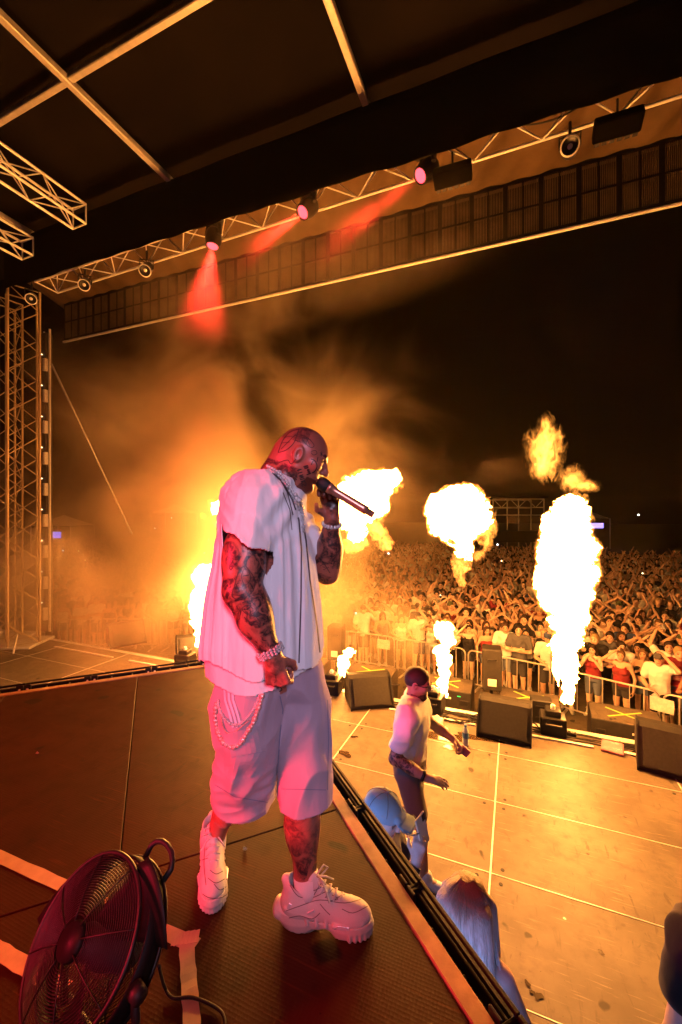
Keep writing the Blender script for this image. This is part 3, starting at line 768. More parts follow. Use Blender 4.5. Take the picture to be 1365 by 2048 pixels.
def worn(name, bvhs, pts, r, step, m, lift, jit=0):
    mb = MB()
    for i, p in enumerate(along(smooth_path([np.array(q, float) for q in pts]), step)):
        h = [x for x in (shoot(b, p[0], p[1], lift) for b in bvhs) if x is not None]
        if not h: continue
        q = min(h, key=lambda x: (x - Vector((0, 0, 1.5))).length) - Vector(HO)
        bead(mb, q, r * (1 + jit * ((i % 3) == 0)), BALL2 if r > .006 else BALL1)
    return tag(mb.build(name, m, hero, r > .006), kind='stuff')
worn('pearl_necklace', (HBVH, SBVH), [(535, 932), (552, 942), (568, 956), (582, 978), (592, 995), (600, 1006)], .0062, 5.2, M_pearl, .006)
worn('chain_necklace', (HBVH, SBVH), [(538, 938), (560, 954), (576, 976), (588, 998), (598, 1020), (606, 1045), (607, 1062)], .0058, 4.2, M_diam, .006, .5)
worn('chain_necklace', (HBVH, SBVH), [(590, 990), (600, 1002), (604, 1020), (606, 1040)], .007, 5, M_diam, .009, .4)
bl = MB(); ax_ = (rw - re) / np.linalg.norm(rw - re)
u = Vector(ax_).orthogonal().normalized(); w_ = Vector(ax_).cross(u)
for k in range(22):
    a = 2 * math.pi * k / 22; c = Vector(rw - HO) - Vector(ax_) * .012 + (u * math.cos(a) + w_ * math.sin(a)) * .040
    for dz in (-.008, .0, .008): bead(bl, c + Vector(ax_) * (dz + .003 * (k % 2)), .0058)
tag(bl.build('bracelet', M_diam, hero), kind='stuff')
wb = MB(); ax_ = Vector(lw - le).normalized(); u = ax_.orthogonal().normalized(); w_ = ax_.cross(u)
for k in range(16):
    a = 2 * math.pi * k / 16; wb.box(Vector(lw - HO) - ax_ * .02 + (u * math.cos(a) + w_ * math.sin(a)) * .036, (.012, .012, .016), None, .003)
tag(wb.build('watch', M_diam, hero), kind='stuff')
worn('belt_chain', (ShB,), [(520, 1385), (512, 1410), (498, 1432), (480, 1448), (462, 1448), (446, 1434), (438, 1415), (436, 1400)], .0052, 4.0, M_diam, .010, .3)
worn('belt_chain', (ShB,), [(440, 1420), (444, 1445), (452, 1464), (466, 1466), (482, 1454), (500, 1440)], .0038, 3.0, M_gold, .009)
worn('bead_chain', (ShB,), [(524, 1392), (516, 1420), (506, 1446), (494, 1466), (480, 1488), (464, 1494), (448, 1486), (438, 1470), (432, 1446), (431, 1420), (434, 1402)], .0085, 8.0, M_gold, .014, .25)
worn('bead_chain', (ShB,), [(521, 1400), (511, 1432), (500, 1456), (488, 1477), (472, 1491), (456, 1491), (442, 1478), (434, 1458), (431, 1432)], .005, 8.0, M_diam, .016)

# ---- microphone (held, a thing of its own) -------------------------------------------
mic = thing('microphone', 'rose gold wireless microphone held to the mouth of the tattooed performer', 'microphone', W(-.068, 1.585, RISER + 1.617), YAW)
md = Vector((.192, -.012, -.118)).normalized()
M_micgold = mat('microphone_metal', (.60, .33, .22), .35, .75, .08, 30, .02); M_black = mat('black_mesh', (.02, .02, .02), .55, .2, .2, 200, .5, 500)
x = MB(); x.lathe([(.0, -.027), (.014, -.024), (.024, -.012), (.026, 0), (.025, .012), (.021, .022), (.018, .027)], (0, 0, 0), md, 20); x.build('grille', M_black, mic, True)
x = MB(); x.lathe([(.020, .022), (.0215, .027), (.0215, .033), (.018, .036), (.0165, .06), (.017, .12), (.018, .175), (.0178, .196), (.0135, .1965), (.0135, .222), (.012, .226), (0, .2262)], (0, 0, 0), md, 20); x.build('handle', M_micgold, mic, True)
# ------------------------------------------------------------------ setting: field, stage, riser
def stain_mat(name, base, dark, rough, lines=None, hexa=False, wet=.0, scale=1.2, spec=.5):
    m, N, L, b = nmat(name); g = N.new('ShaderNodeNewGeometry').outputs['Position']
    n = noise(N, L, scale, 6, .62, g); n2 = noise(N, L, 7, 5, .65, g); n3 = noise(N, L, 55, 4, .6, g)
    v = mixc(N, L, ramp(N, L, n, .35, .7), dark, base)
    v = mixc(N, L, ramp(N, L, n2, .50, .72), v, tuple(x * .55 for x in base))
    sc2 = scaled(N, L, g, (5, 1.3, 1)); v = mixc(N, L, ramp(N, L, noise(N, L, 3.2, 4, .6, sc2, .8), .60, .68), v, tuple(x * .5 for x in base))
    sc = scaled(N, L, g, (1.4, 22, 1)); v = mixc(N, L, ramp(N, L, noise(N, L, 3, 3, .5, sc), .62, .72), v, tuple(min(1, x * 1.25) for x in base))
    sp = ramp(N, L, noise(N, L, 4.5, 2, .4, g), .70, .73)                       # spills and scuffs
    v = mixc(N, L, sp, v, tuple(x * .3 for x in dark))
    v = mixc(N, L, ramp(N, L, n3, .68, .72), v, tuple(x * .5 for x in dark))
    L.new(v, b.inputs['Base Color']); b.inputs['Specular IOR Level'].default_value = spec
    mr = N.new('ShaderNodeMapRange'); mr.inputs[3].default_value = rough - .1; mr.inputs[4].default_value = rough + .14
    L.new(n2, mr.inputs[0]); L.new(mr.outputs[0], b.inputs['Roughness'])
    if hexa:
        vo = N.new('ShaderNodeTexVoronoi'); vo.inputs['Scale'].default_value = 85; vo.inputs['Randomness'].default_value = .12; L.new(g, vo.inputs['Vector'])
        bump(N, L, b, vo.outputs['Distance'], .4, .003)
    else: bump(N, L, b, n3, .12, .003)
    return m
M_deck = stain_mat('worn_deck_plywood', (.195, .155, .115), (.105, .083, .06), .50, spec=.28)
M_riser = stain_mat('dark_antislip_plywood', (.054, .0138, .0036), (.032, .0085, .0024), .5, hexa=True, spec=.14)
M_alu = mat('aluminium', (.78, .76, .72), .4, .2, .12, 30, .05)
M_blackp = mat('black_paint', (.016, .015, .015), .5, 0, .3, 12, .15, 200, .3)
M_blackm = mat('black_steel', (.022, .021, .021), .38, .4, .3, 30, .06)
M_blackf = mat('black_cloth', (.0011, .0009, .0008), .97, 0, .3, 6, .3, 300, .02)
M_grass = stain_mat('trampled_field', (.13, .10, .06), (.06, .05, .03), .9)

x = MB(); x.sheet(lambda u, v: Vector((-160 + 320 * u, -60 + 320 * v, GROUND)), 2, 2); tag(x.build('ground', M_grass), kind='structure')
stage = tag(thing('stage_floor', None, None), kind='structure')
PX0, PY0 = -.2, 3.94
pan = MB(); pan.box((0, 0, -.012), (1.986, .986, .024), None, .003); pan_me = pan.mesh('deck_panel'); pan_me.materials.append(M_deck)
for i in range(-7, 5):
    for j in range(-5, 3):
        X, Y = PX0 + 2 * i + 1, PY0 + j + .5
        o = link('deck_panel', pan_me, None, stage); o.location = (X, Y, random.uniform(-.0012, .0012)); o.rotation_euler = (random.uniform(-.0008, .0008), 0, random.uniform(-.0006, .0006))
x = MB(); x.box((-2.2, 3.0, -.022 - .05), (24.4, 8.2, .1)); x.box((-2.2, 6.985, -.06), (24.0, .09, .12), None, .006); x.build('deck_frame', M_alu, stage)
x = MB(); x.box((-2.2, 3.0, -.80), (24.3, 8.0, 1.34)); x.build('stage_skirt', M_blackf, stage)
for i in range(-6, 6):
    x = MB(); x.box((0, 0, 0), (.014, 8.0, .004)); o = x.build('seam_strip', M_alu, stage); o.location = (PX0 + 2 * i, 2.94, .001)
for j in range(-4, 3):
    x = MB(); x.box((0, 0, 0), (24, .007, .004)); o = x.build('seam_strip', M_alu, stage); o.location = (-2.2, PY0 + j, .0002)
bolt = MB(); bolt.lathe([(0, .003), (.016, .003), (.018, 0)], (0, 0, 0), (0, 0, 1), 10); bolt_me = bolt.mesh('bolt_hole'); bolt_me.materials.append(M_blackp)
for i in (-2, -1, 0, 1):
    for j in (-1, 0, 1, 2):
        for dx, dy in ((-.11, -.07), (.09, -.09), (.10, .07)):
            o = link('bolt_hole', bolt_me, None, stage); o.location = (PX0 + 2 * i + dx, PY0 + j + dy, .002)
# riser: its corner points at the audience
UU = np.array((.412, -.911)); VV = np.array((-.911, -.412)); C0 = np.array((-.985, 4.25))
def rpt(u, v, z=RISER): p = C0 + UU * u + VV * v; return W(p[0], p[1], z)
riser = tag(thing('riser_floor', None, None), kind='structure')
RA = YAW + math.atan2(UU[1], UU[0])
for i in range(3):
    for j in range(6):
        L_, B_ = 2.343, .986
        x = MB(); x.box((0, 0, -.012), (L_ - .006, B_ - .006, .024), None, .002)
        o = x.build('riser_panel', M_riser, riser); o.location = rpt(L_ * (i + .5), B_ * (j + .5)) + Vector((0, 0, random.uniform(-.0015, .0015))); o.rotation_euler = (0, 0, RA)
M_edge = mat('taped_riser_edge', (.40, .29, .16), .6, 0, .3, 9, .2, 60, .2)
for a, b_, ln, ang in ((3.5, -.032, 7.1, RA), (-.032, 2.95, 5.9, RA + math.pi / 2)):
    x = MB(); x.box((0, 0, -.02), (ln, .062, .052), None, .003); o = x.build('edge_strip', M_edge, riser); o.location = rpt(a, b_); o.rotation_euler = (0, 0, ang)
x = MB(); x.box((0, 0, -.16), (7.02, 5.9, .25)); x.box((0, 0, -1.0), (6.9, 5.7, 1.4)); o = x.build('riser_base', M_blackp, riser); o.location = rpt(3.515, 2.95, RISER); o.rotation_euler = (0, 0, RA)

# tape stuck on the riser
M_tape = mat('masking_tape', (.48, .35, .20), .6, 0, .12, 14, .1)
def tape(name, a, b, w, label, m=M_tape, z=RISER + .004, group='tape marks on the riser'):
    a, b = Vector(a), Vector(b); d = b - a; t = thing(name, label, 'tape', (a + b) / 2, math.atan2(d.y, d.x), group)
    x = MB(); n = 14
    def fn(u, v):
        e = .0015 * math.sin(u * 31 + v * 3)
        return Vector(((u - .5) * d.length, (v - .5) * w + e, z - (a.z + b.z) / 2 + .0007 * math.sin(u * 40)))
    x.sheet(fn, n, 1); o = x.build('tape_strip', m, t); solid(o, .0012); return t
g_ = lambda px, py: ground_at(px, py, RISER)
tape('floor_tape', g_(-60, 1688), g_(392, 1893), .050, 'long pale tape strip running behind the fan towards the rear shoe')
tape('floor_tape', g_(372, 1880), g_(388, 2110), .048, 'pale tape strip running towards the camera beside the fan cable', z=RISER + .0065)
tape('floor_tape', g_(-60, 1868), g_(130, 1982), .050, 'short pale tape strip left of the fan')
tape('floor_tape', g_(344, 1884), g_(398, 1876), .045, 'small tape scrap covering the corner where two strips meet', z=RISER + .009)
for p_, nm in (((490, 1700), 'small pale pebble of debris between the two trainers'), ((75, 1508), 'tiny chip of debris on the far left of the riser')):
    x = MB(); q = g_(*p_); v_, f_ = BALL1
    x.put([Vector((v.x * .012, v.y * .009, v.z * .008 + .008)) * (1 + .3 * math.sin(7 * v.x + 3 * v.y)) for v in v_], f_)
    o = x.build('debris_chip', M_tape); o.location = q; tag(o, nm, 'debris', 'crumbs on the riser')

# ---- LED panels standing along both riser edges, seen from behind --------------------
M_led = bpy.data.materials.new('led_face'); M_led.use_nodes = True
N, L = M_led.node_tree.nodes, M_led.node_tree.links; N.remove(N['Principled BSDF'])
e = N.new('ShaderNodeEmission'); e.inputs[0].default_value = (.28, .38, 1.0, 1); e.inputs[1].default_value = 2.4; L.new(e.outputs[0], N['Material Output'].inputs[0])
M_red = emat('red_indicator', (1, .03, .02), 3)
M_dash = mat('panel_plastic', (.006, .0055, .005), .5, 0, .25, 25, .1, 60, .25)
def make_led():
    t = thing('led_panel', 'x', 'led panel', (0, 0, 0), 0, 'LED panels along the riser edge')
    x = MB()
    for z in (-.008, -.486): x.box((0, .040, z), (.498, .016, .016), None, .003)
    for s in (-1, 1): x.box((s * .242, .015, -.247), (.014, .066, .462), None, .003)
    x.box((0, .012, -.05), (.462, .012, .05), None, .003); x.build('frame', M_dash, t)
    x = MB(); x.box((0, .036, -.255), (.468, .012, .456)); x.build('back_plate', M_blackp, t)
    rib = MB(); rib.box((0, 0, 0), (.006, .02, .40)); rm = rib.mesh('rib'); rm.materials.append(M_dash)
    for i in range(22):
        o = link('rib', rm, None, t); o.location = (-.21 + .02 * i, .000, -.27)
    x = MB(); x.box((0, .052, -.262), (.494, .008, .46), None, .001); x.build('led_face', M_led, t)
    x = MB(); x.tube([(-.085, -.02, -.03), (-.085, -.055, -.034), (-.07, -.066, -.036), (.07, -.066, -.036), (.085, -.055, -.034), (.085, -.02, -.03)], .0075, 8); x.build('handle', M_dash, t, True)
    x = MB(); x.box((0, -.02, -.16), (.16, .035, .13), None, .006); x.box((.0, -.032, -.30), (.09, .03, .07), None, .006); x.build('power_box', M_dash, t)
    for s in (-1, 1):
        x = MB(); x.box((s * .222, -.026, -.03), (.05, .012, .075), None, .003); br = x.build('corner_bracket', M_blackm, t)
        x = MB(); x.lathe([(.008, 0), (.009, .012), (.006, .014), (0, .014)], (s * .222, -.032, -.03), (0, -1, .2), 10); x.build('bolt', M_alu, br, True)
    x = MB(); x.box((.13, -.03, -.13), (.012, .008, .006)); x.build('indicator_light', M_red, t)
    return t
led = make_led(); ORD = ['first', 'second', 'third', 'fourth', 'fifth', 'sixth', 'seventh', 'eighth', 'ninth', 'tenth', 'eleventh', 'twelfth', 'thirteenth', 'fourteenth', 'fifteenth', 'sixteenth', 'seventeenth', 'eighteenth', 'nineteenth', 'twentieth']
first = True
for k in range(9):
    lab = 'black LED panel back, ' + ORD[k] + ' from the riser corner on the edge behind the performer'
    o = led if first else dup(led); first = False
    o['label'] = lab; o.location = rpt(.12 + .5 * k, -.100, RISER + .012); o.rotation_euler = (0, 0, RA); 
for k in range(11):
    o = dup(led, rpt(-.125, .12 + .5 * k, RISER + .03), RA + math.pi / 2, 'black LED panel back, ' + ORD[k] + ' from the riser corner on the far left edge')
for o in bpy.data.objects:
    if o.name.startswith('led_panel'):                            # the local -y side is the back and must face the riser
        pass
# ------------------------------------------------------------------ shared bars: one unit rod, placed by its transform
def unit_rod(n=8):
    x = MB(); x.tube([(0, 0, 0), (0, 0, 1)], 1.0, n); return x.mesh('rod', True)
ROD = {}
def rod(name, a, b, r, m, parent=None, n=8):
    key = (m.name, n)
    if key not in ROD:
        me = unit_rod(n); me.materials.append(m); ROD[key] = me
    a, b = Vector(a), Vector(b); d = b - a
    o = bpy.data.objects.new(name, ROD[key]); COL.objects.link(o)
    if parent is not None: o.parent = parent
    o.location = a; o.rotation_mode = 'QUATERNION'; o.rotation_quaternion = d.to_track_quat('Z', 'Y'); o.scale = (r, r, d.length)
    return o
def truss(name, label, a, b, size=.5, bay=.5, group=None, r=.025, m=None, up=(0, 0, 1), cat='truss', faces=4, tri=False):
    m = m or M_alu; a, b = Vector(a), Vector(b); d = (b - a); Ln = d.length; d.normalize()
    w = d.cross(Vector(up)).normalized(); v = w.cross(d).normalized(); h = size / 2
    t = thing(name, label, cat, a, 0, group)
    cs = [w * sx * h + v * sz * h for sx, sz in ((-1, -1), (1, -1), (1, 1), (-1, 1))]
    for c in cs: rod('chord', c, c + d * Ln, r, m, t)
    k = max(1, round(Ln / bay)); q = Ln / k
    for f in range(faces):
        p0, p1 = cs[f], cs[(f + 1) % 4]
        for i in range(k):
            s, e = (p0, p1) if (i + f) % 2 else (p1, p0)
            rod('brace', s + d * q * i, e + d * q * (i + 1), r * .45, m, t, 6)
    for i in (0, k):
        for f in range(4): rod('end_bar', cs[f] + d * q * i, cs[(f + 1) % 4] + d * q * i, r * .6, m, t, 6)
    return t
UD = np.array((-.93, .368)); ND = np.array((.368, .93))          # the front of the roof is a touch askew to the deck
def fr(lat, dn, z): return W(lat, (dn - ND[0] * lat) / ND[1], z)
# front truss, side trusses, towers
truss('front_truss', 'silver box truss across the stage front half hidden by the black valance', fr(6.4, 6.5, 9.02), fr(-6.9, 6.5, 8.78), .5, .48)
truss('side_truss', 'silver roof truss along the left side, upper one of the pair', (-7.62, 5.35, 8.86), (-7.62, -.5, 8.86), .36, .4, 'side trusses under the roof')
truss('side_truss', 'silver roof truss at far left, lower one of the pair above the tower', (-9.35, 5.45, 8.74), (-9.35, .5, 8.74), .36, .4, 'side trusses under the roof')
M_tower = mat('amber_tower_tube', (.46, .33, .18), .45, .2, .2, 25, .05)  # aluminium tinted amber; the orange flame light is put into the colour
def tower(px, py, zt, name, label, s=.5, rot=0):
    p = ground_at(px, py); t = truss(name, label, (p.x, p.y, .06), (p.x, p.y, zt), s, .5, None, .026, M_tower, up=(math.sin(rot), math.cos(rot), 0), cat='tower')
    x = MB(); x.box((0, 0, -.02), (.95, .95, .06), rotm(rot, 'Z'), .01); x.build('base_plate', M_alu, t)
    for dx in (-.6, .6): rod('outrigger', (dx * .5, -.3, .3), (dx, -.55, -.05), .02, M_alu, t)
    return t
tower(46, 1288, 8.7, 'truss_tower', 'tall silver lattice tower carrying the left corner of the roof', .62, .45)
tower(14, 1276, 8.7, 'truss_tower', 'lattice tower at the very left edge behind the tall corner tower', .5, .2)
p = ground_at(92, 1262)
col = thing('cable_column', 'slim dark column with silver rail and small lamps right of the lattice tower', 'column', (p.x, p.y, 0))
rod('rail', (.16, 0, 0), (.16, 0, 8.3), .030, M_alu, col, 10); rod('rail', (-.16, .05, 0), (-.16, .05, 8.3), .022, M_alu, col, 8)
x = MB(); x.box((0, .02, 4.1), (.22, .2, 8.2), None, .02); x.build('duct', M_blackp, col)
bx = MB(); bx.box((0, 0, 0), (.09, .10, .34), None, .01); bm_ = bx.mesh('clamp_plate'); bm_.materials.append(M_alu)
M_warm = emat('warm_pilot_lamp', (1, .75, .4), 4)
lb = MB(); lb.put([v * .022 for v in BALL1[0]], BALL1[1]); lbm = lb.mesh('pilot_lamp'); lbm.materials.append(M_warm)
for i in range(9):
    o = link('clamp_plate', bm_, None, col); o.location = (.10, -.08, .5 + .85 * i)
    o = link('pilot_lamp', lbm, None, col); o.location = (-.02, -.10, .8 + .85 * i)
# roof: dark sheet on square tube purlins, pale flap rising to the front
M_roof = mat('roof_tarpaulin', (.0045, .0030, .0019), .85, 0, .6, .6, .2, 3, .05)
M_flap = mat('pale_roof_flap', (.10, .062, .028), .6, 0, .35, 1.0, .25, 5, .2)
M_rail = mat('grey_roof_tube', (.45, .42, .38), .45, .3, .15, 10, .05)
roof = tag(thing('roof', None, None), kind='structure')
x = MB()
def rf(u, v):
    X, Y = -16 + 24 * u, -3 + 9.6 * v
    return Vector((X, Y, 9.36 + .02 * math.sin(X * 2.1 + .3 * Y) * math.sin(Y * .7) * (6.6 - Y) / 9 + .02 * math.cos((X + 2) * 1.7) * (6.6 - Y) / 9))
x.sheet(rf, 90, 40); x.build('roof_sheet', M_roof, roof, True)
x = MB()
def ff(u, v):
    lat, dn = 8.5 - 17 * u, 6.3 + 2.4 * v
    s = u * 90; fold_ = (.06 * math.sin(s) * math.sin(s * .37 + 1) * (1 - abs(2 * v - 1)) + .03 * math.sin(s * 2.3 + 2 * v)) * min(1, 4 * (1 - v))
    return fr(lat, dn, 9.40 + .12 * v + fold_)
x.sheet(ff, 260, 16); x.build('front_flap', M_flap, roof, True)
for X in (-9.5, -5.7, -2.0, 1.75):
    x = MB(); x.box((0, 0, 0), (.10, 9.2, .10), None, .01); o = x.build('purlin', M_rail, roof); o.location = (X, 1.6, 9.20)
for Y in (-.0, 3.84):
    x = MB(); x.box((0, 0, 0), (22, .085, .085), None, .01); o = x.build('purlin', M_rail, roof); o.location = (-4, Y, 9.225)
# black valance hanging in front of the truss
x = MB()
def vf(u, v):
    lat = 7.0 - 14.4 * u; s = u * 120
    return fr(lat, 5.75 + .014 * math.sin(s) * v + .008 * math.sin(s * .41), 9.17 - (1.02 + .008 * math.sin(s * .3)) * v)
x.sheet(vf, 300, 6); o = x.build('black_valance', M_blackf, None, True); solid(o, .01); tag(o, 'wide black cloth valance hiding the front truss from the stage', 'valance')
# header of LED mesh panels beyond the truss
hd = thing('mesh_header', 'long row of black LED mesh panels hanging above the stage front', 'led header', fr(0, 8.5, 8.4))
hu = (fr(-1, 8.5, 0) - fr(0, 8.5, 0)).normalized(); hang = math.atan2(hu.y, hu.x); hd.rotation_euler = (0, 0, hang)
sl = MB(); sl.box((0, 0, .0), (.014, .02, .47)); slat_me = sl.mesh('mesh_bar'); slat_me.materials.append(mat('mesh_bar_plastic', (.10, .068, .04), .6, 0, .35, 3, 0, 60, .2))
M_hdr = mat('header_frame', (.006, .005, .0045), .7, 0, .2, 20, .1, 60, .1)
MW = .612
for k in range(-13, 15):
    x0 = MW * k; sag = .030 * max(0, k) * 0
    x = MB()
    for xx in (-.285, .0, .285): x.box((xx, 0, .55), (.045 if xx else .022, .05, 1.06))
    for zz in (.04, .54, 1.07): x.box((0, 0, zz), (.60, .05, .035))
    o = x.build('module_frame', M_hdr, hd); o.location = (x0, 0, 0)
    for side in (-1, 1):
        for row in (0, 1):
            y = MB()
            for i in range(9): y.box((side * .145 - .112 + .028 * i, .012, .29 + .51 * row), (.015, .018, .465))
            c = y.build('mesh_module', slat_me.materials[0], hd); c.location = (x0, 0, 0); c['kind'] = 'stuff'
    if k % 2 == 0:
        q = link('pilot_lamp', lbm, None, hd); q.location = (x0 - .3, -.04, .06); q.scale = (.8,) * 3
rod('bottom_rail', (-13.4 * MW, 0, -.02), (14.6 * MW, 0, -.02), .032, M_alu, hd, 10); rod('top_rail', (-13.4 * MW, 0, 1.13), (14.6 * MW, 0, 1.13), .03, M_hdr, hd, 8)

# ---- lamps on the truss ---------------------------------------------------------------
M_lensred = emat('red_lens', (1, .05, .07), 5)
M_glass = mat('lens_glass', (.25, .2, .15), .08, .3, .1, 10, 0)
def moving_head(name, label, lens, target, lit):
    lens = Vector(lens); d = (Vector(target) - lens).normalized()
    t = thing(name, label, 'stage light', lens, 0, 'moving head lamps under the front truss')
    x = MB(); x.lathe([(.0, -.34), (.10, -.34), (.14, -.28), (.15, -.12), (.125, -.02), (.13, .0), (.115, .012), (.105, -.01), (.0, -.012)], (0, 0, 0), d, 20); h = x.build('lamp_head', M_blackm, t, True)
    x = MB(); x.lathe([(0, .004), (.06, .002), (.098, -.006)], (0, 0, 0), d, 20); x.build('lens', M_lensred if lit else M_glass, h, True)
    side = d.cross(Vector((0, 0, 1))).normalized(); pv = -d * .17
    for s in (-1, 1):
        x = MB(); c = pv + side * s * .19; x.tube([c, c + Vector((0, 0, .15)), c * 1 - side * s * .04 + Vector((0, 0, .27))], [.035, .045, .05], 8); x.build('yoke_arm', M_blackm, t)
    x = MB(); x.box(pv + Vector((0, 0, .34)), (.40, .30, .16), frame_of(side), .02); x.build('base', M_blackm, t)
    x = MB(); x.box(pv + Vector((0, 0, .45)), (.05, .22, .12), None, .01); x.build('clamp', M_blackm, t)
    return t
HEADS = []
for lab, (px, py), dn, tgt in (('lit red moving head, leftmost of the three, sending a wide beam down', (425, 493), 6.3, at(372, 900, 7.3)),
                               ('lit red moving head, middle of the three glowing lamps', (605, 425), 6.3, at(300, 655, 5.6)),
                               ('lit red moving head, rightmost of the three glowing lamps', (840, 352), 6.3, at(560, 560, 5.6))):
    r_ = (px - 682) / F; dep = dn / (ND[1] + ND[0] * r_); ln = at(px, py, dep)
    moving_head('moving_head', lab, ln, tgt, True); HEADS.append((ln, Vector(tgt)))
for (ln, tg), an, pw in zip(HEADS, (40, 15, 15), (11000, 16000, 16000)):
    d = (tg - ln).normalized(); spot('moving_head_beam', ln + d * .03, tg, pw, (1, .035, .03), an, .9, .06)
def par_can(label, px, py, dn, aim):
    r_ = (px - 682) / F; dep = dn / (ND[1] + ND[0] * r_); ln = at(px, py, dep); d = (Vector(aim) - ln).normalized()
    t = thing('par_can', label, 'stage light', ln, 0, 'unlit can lamps under the front truss')
    x = MB(); x.lathe([(0, -.46), (.07, -.46), (.10, -.40), (.105, -.05), (.118, -.04), (.118, .02), (.104, .02), (.10, -.03), (0, -.035)], (0, 0, 0), d, 20); x.build('can', M_blackm, t, True)
    x = MB(); x.lathe([(.10, .022), (.118, .026), (.120, .018)], (0, 0, 0), d, 20); x.lathe([(.0, -.02), (.03, -.022), (.034, -.03)], (0, 0, 0), d, 10); x.build('lens_ring', M_alu, t, True)
    x = MB(); s = d.cross(Vector((0, 0, 1))).normalized(); x.tube([s * .12 - d * .2, s * .13 + Vector((0, 0, .18)) - d * .2, -s * .13 + Vector((0, 0, .18)) - d * .2, -s * .12 - d * .2], .014, 6); x.tube([Vector((0, 0, .18)) - d * .2, Vector((0, 0, .36)) - d * .2], .02, 6); x.build('yoke', M_blackm, t)
for lab, px, py, aim in (('unlit black can lamp pointing at the stage, rightmost on the truss', 1140, 292, (0, 0, 4.5)), ('unlit can lamp just left of the red beams', 290, 541, (-3, 1, 3)),
                         ('unlit can lamp second from the left end of the truss', 168, 570, (-3, 1, 3)), ('unlit can lamp beside the top of the lattice tower', 62, 598, (-3, 1, 3))):
    par_can(lab, px, py, 6.25, aim)
for lab, px, py in (('flat black strobe bar under the truss beside the rightmost red lamp', 905, 350), ('flat black strobe bar under the truss near the right picture edge', 1235, 250)):
    r_ = (px - 682) / F; dep = 6.4 / (ND[1] + ND[0] * r_); c = at(px, py, dep); t = thing('strobe_light', lab, 'stage light', c, hang, 'strobe bars')
    x = MB(); x.box((0, 0, 0), (.55, .24, .16), rotm(.4, 'X'), .015); x.build('housing', M_blackf, t)
    x = MB()
    for i in range(6): x.box((-.22 + .088 * i, -.06, -.085), (.06, .15, .03), rotm(.4, 'X'), .005)
    tag(x.build('lamp_cells', M_blackp, t), kind='stuff'); rod('hook', (0, 0, .08), (0, 0, .34), .016, M_blackm, t)
x = MB(); x.tube([at(103, 728, 9.6), at(180, 890, 10.4), at(264, 1068, 11.3)], .022, 6); tag(x.build('guy_strap', M_rail, None, True), 'tight guy strap slanting down from the slim column', 'strap')

hr_ = random.Random(9)
for i in range(7):                                                # cables sagging along the truss, hoists above it
    l0 = 5.2 - 1.75 * i; a, b_ = fr(l0, 6.20, 8.76), fr(l0 - hr_.uniform(1.2, 1.7), 6.20, 8.74); sag_ = hr_.uniform(.10, .30)
    x = MB(); x.tube([a + (b_ - a) * (k / 10) - Vector((0, 0, sag_ * 4 * (k / 10) * (1 - k / 10))) for k in range(11)], .013, 6)
    tag(x.build('truss_cable', M_blackp, None, True), 'black cable sagging below the front truss, ' + ORD[i] + ' bay from the right end', 'cable', 'cables sagging from the front truss')
for i, l0 in enumerate((3.4, -.2, -3.6)):
    t = thing('chain_hoist', 'black chain hoist above the front truss, ' + ('near the right edge', 'between the red lamps', 'towards the left end')[i], 'hoist', fr(l0, 6.5, 9.3), 0, 'chain hoists on the front truss')
    x = MB(); x.lathe([(0, -.12), (.08, -.12), (.09, -.05), (.09, .10), (.06, .14), (0, .14)], (0, 0, 0), (0, 0, 1), 12); x.build('motor', M_blackp, t, True); rod('chain', (0, 0, -.45), (0, 0, -.1), .012, M_alu, t, 6)
# ---- floor fan in the foreground ---------------------------------------------------------
FC = at(193, 1884, 1.17); fan = thing('floor_fan', 'large black drum floor fan tilted upward at the lower left', 'fan', FC, YAW)
fn_ = Vector((-.44, -.62, .65)).normalized(); fu = fn_.orthogonal().normalized(); fu = (Vector((0, 0, 1)) - fn_ * fn_.z).normalized(); fw = fu.cross(fn_)
RF = .192
M_wire = mat('black_chrome_wire', (.014, .012, .010), .38, 0, .15, 30, 0, 60, .25)
M_blade = mat('dark_fan_blade', (.010, .009, .008), .5, 0, .2, 10, .03, 60, .12)
def circ(r, h, n=40): return [fn_ * h + (fu * math.cos(2 * math.pi * k / n) + fw * math.sin(2 * math.pi * k / n)) * r for k in range(n)]
def guard(name, h0, hs, rings):
    x = MB()
    for i in range(rings):
        r = .05 + (RF - .05) * (i + .5) / rings; x.tube(circ(r, h0 + hs * (1 - (r / RF) ** 2.2), 40), .0014, 4, closed=True)
    for k in range(8):
        a = 2 * math.pi * (k + .3) / 8; pts = [fn_ * (h0 + hs * (1 - (r / RF) ** 2.2) + .003 * np.sign(hs)) + (fu * math.cos(a) + fw * math.sin(a)) * r for r in np.linspace(.04, RF, 7)]
        x.tube(pts, .0022, 5)
    return tag(x.build(name, M_wire, fan, True), kind='stuff')
guard('front_guard', .05, .04, 24); guard('rear_guard', -.05, -.04, 20)
x = MB()
for h in (.05, -.05): x.tube(circ(RF, h, 56), .0065, 8, closed=True)
x.build('guard_rim', M_wire, fan, True)
x = MB(); x.lathe([(RF - .004, -.048), (RF + .002, -.048), (RF + .002, .01), (RF - .004, .01)], (0, 0, 0), fn_, 56); x.build('drum_band', M_blade, fan, True)
x = MB(); x.lathe([(0, .095), (.040, .093), (.044, .08), (.042, .07)], (0, 0, 0), fn_, 24); x.build('badge', M_blade, fan, True)
x = MB(); x.lathe([(0, .05), (.04, .045), (.045, 0), (.06, -.03), (.065, -.12), (.04, -.16), (0, -.16)], (0, 0, 0), fn_, 20); x.build('motor', M_blackp, fan, True)
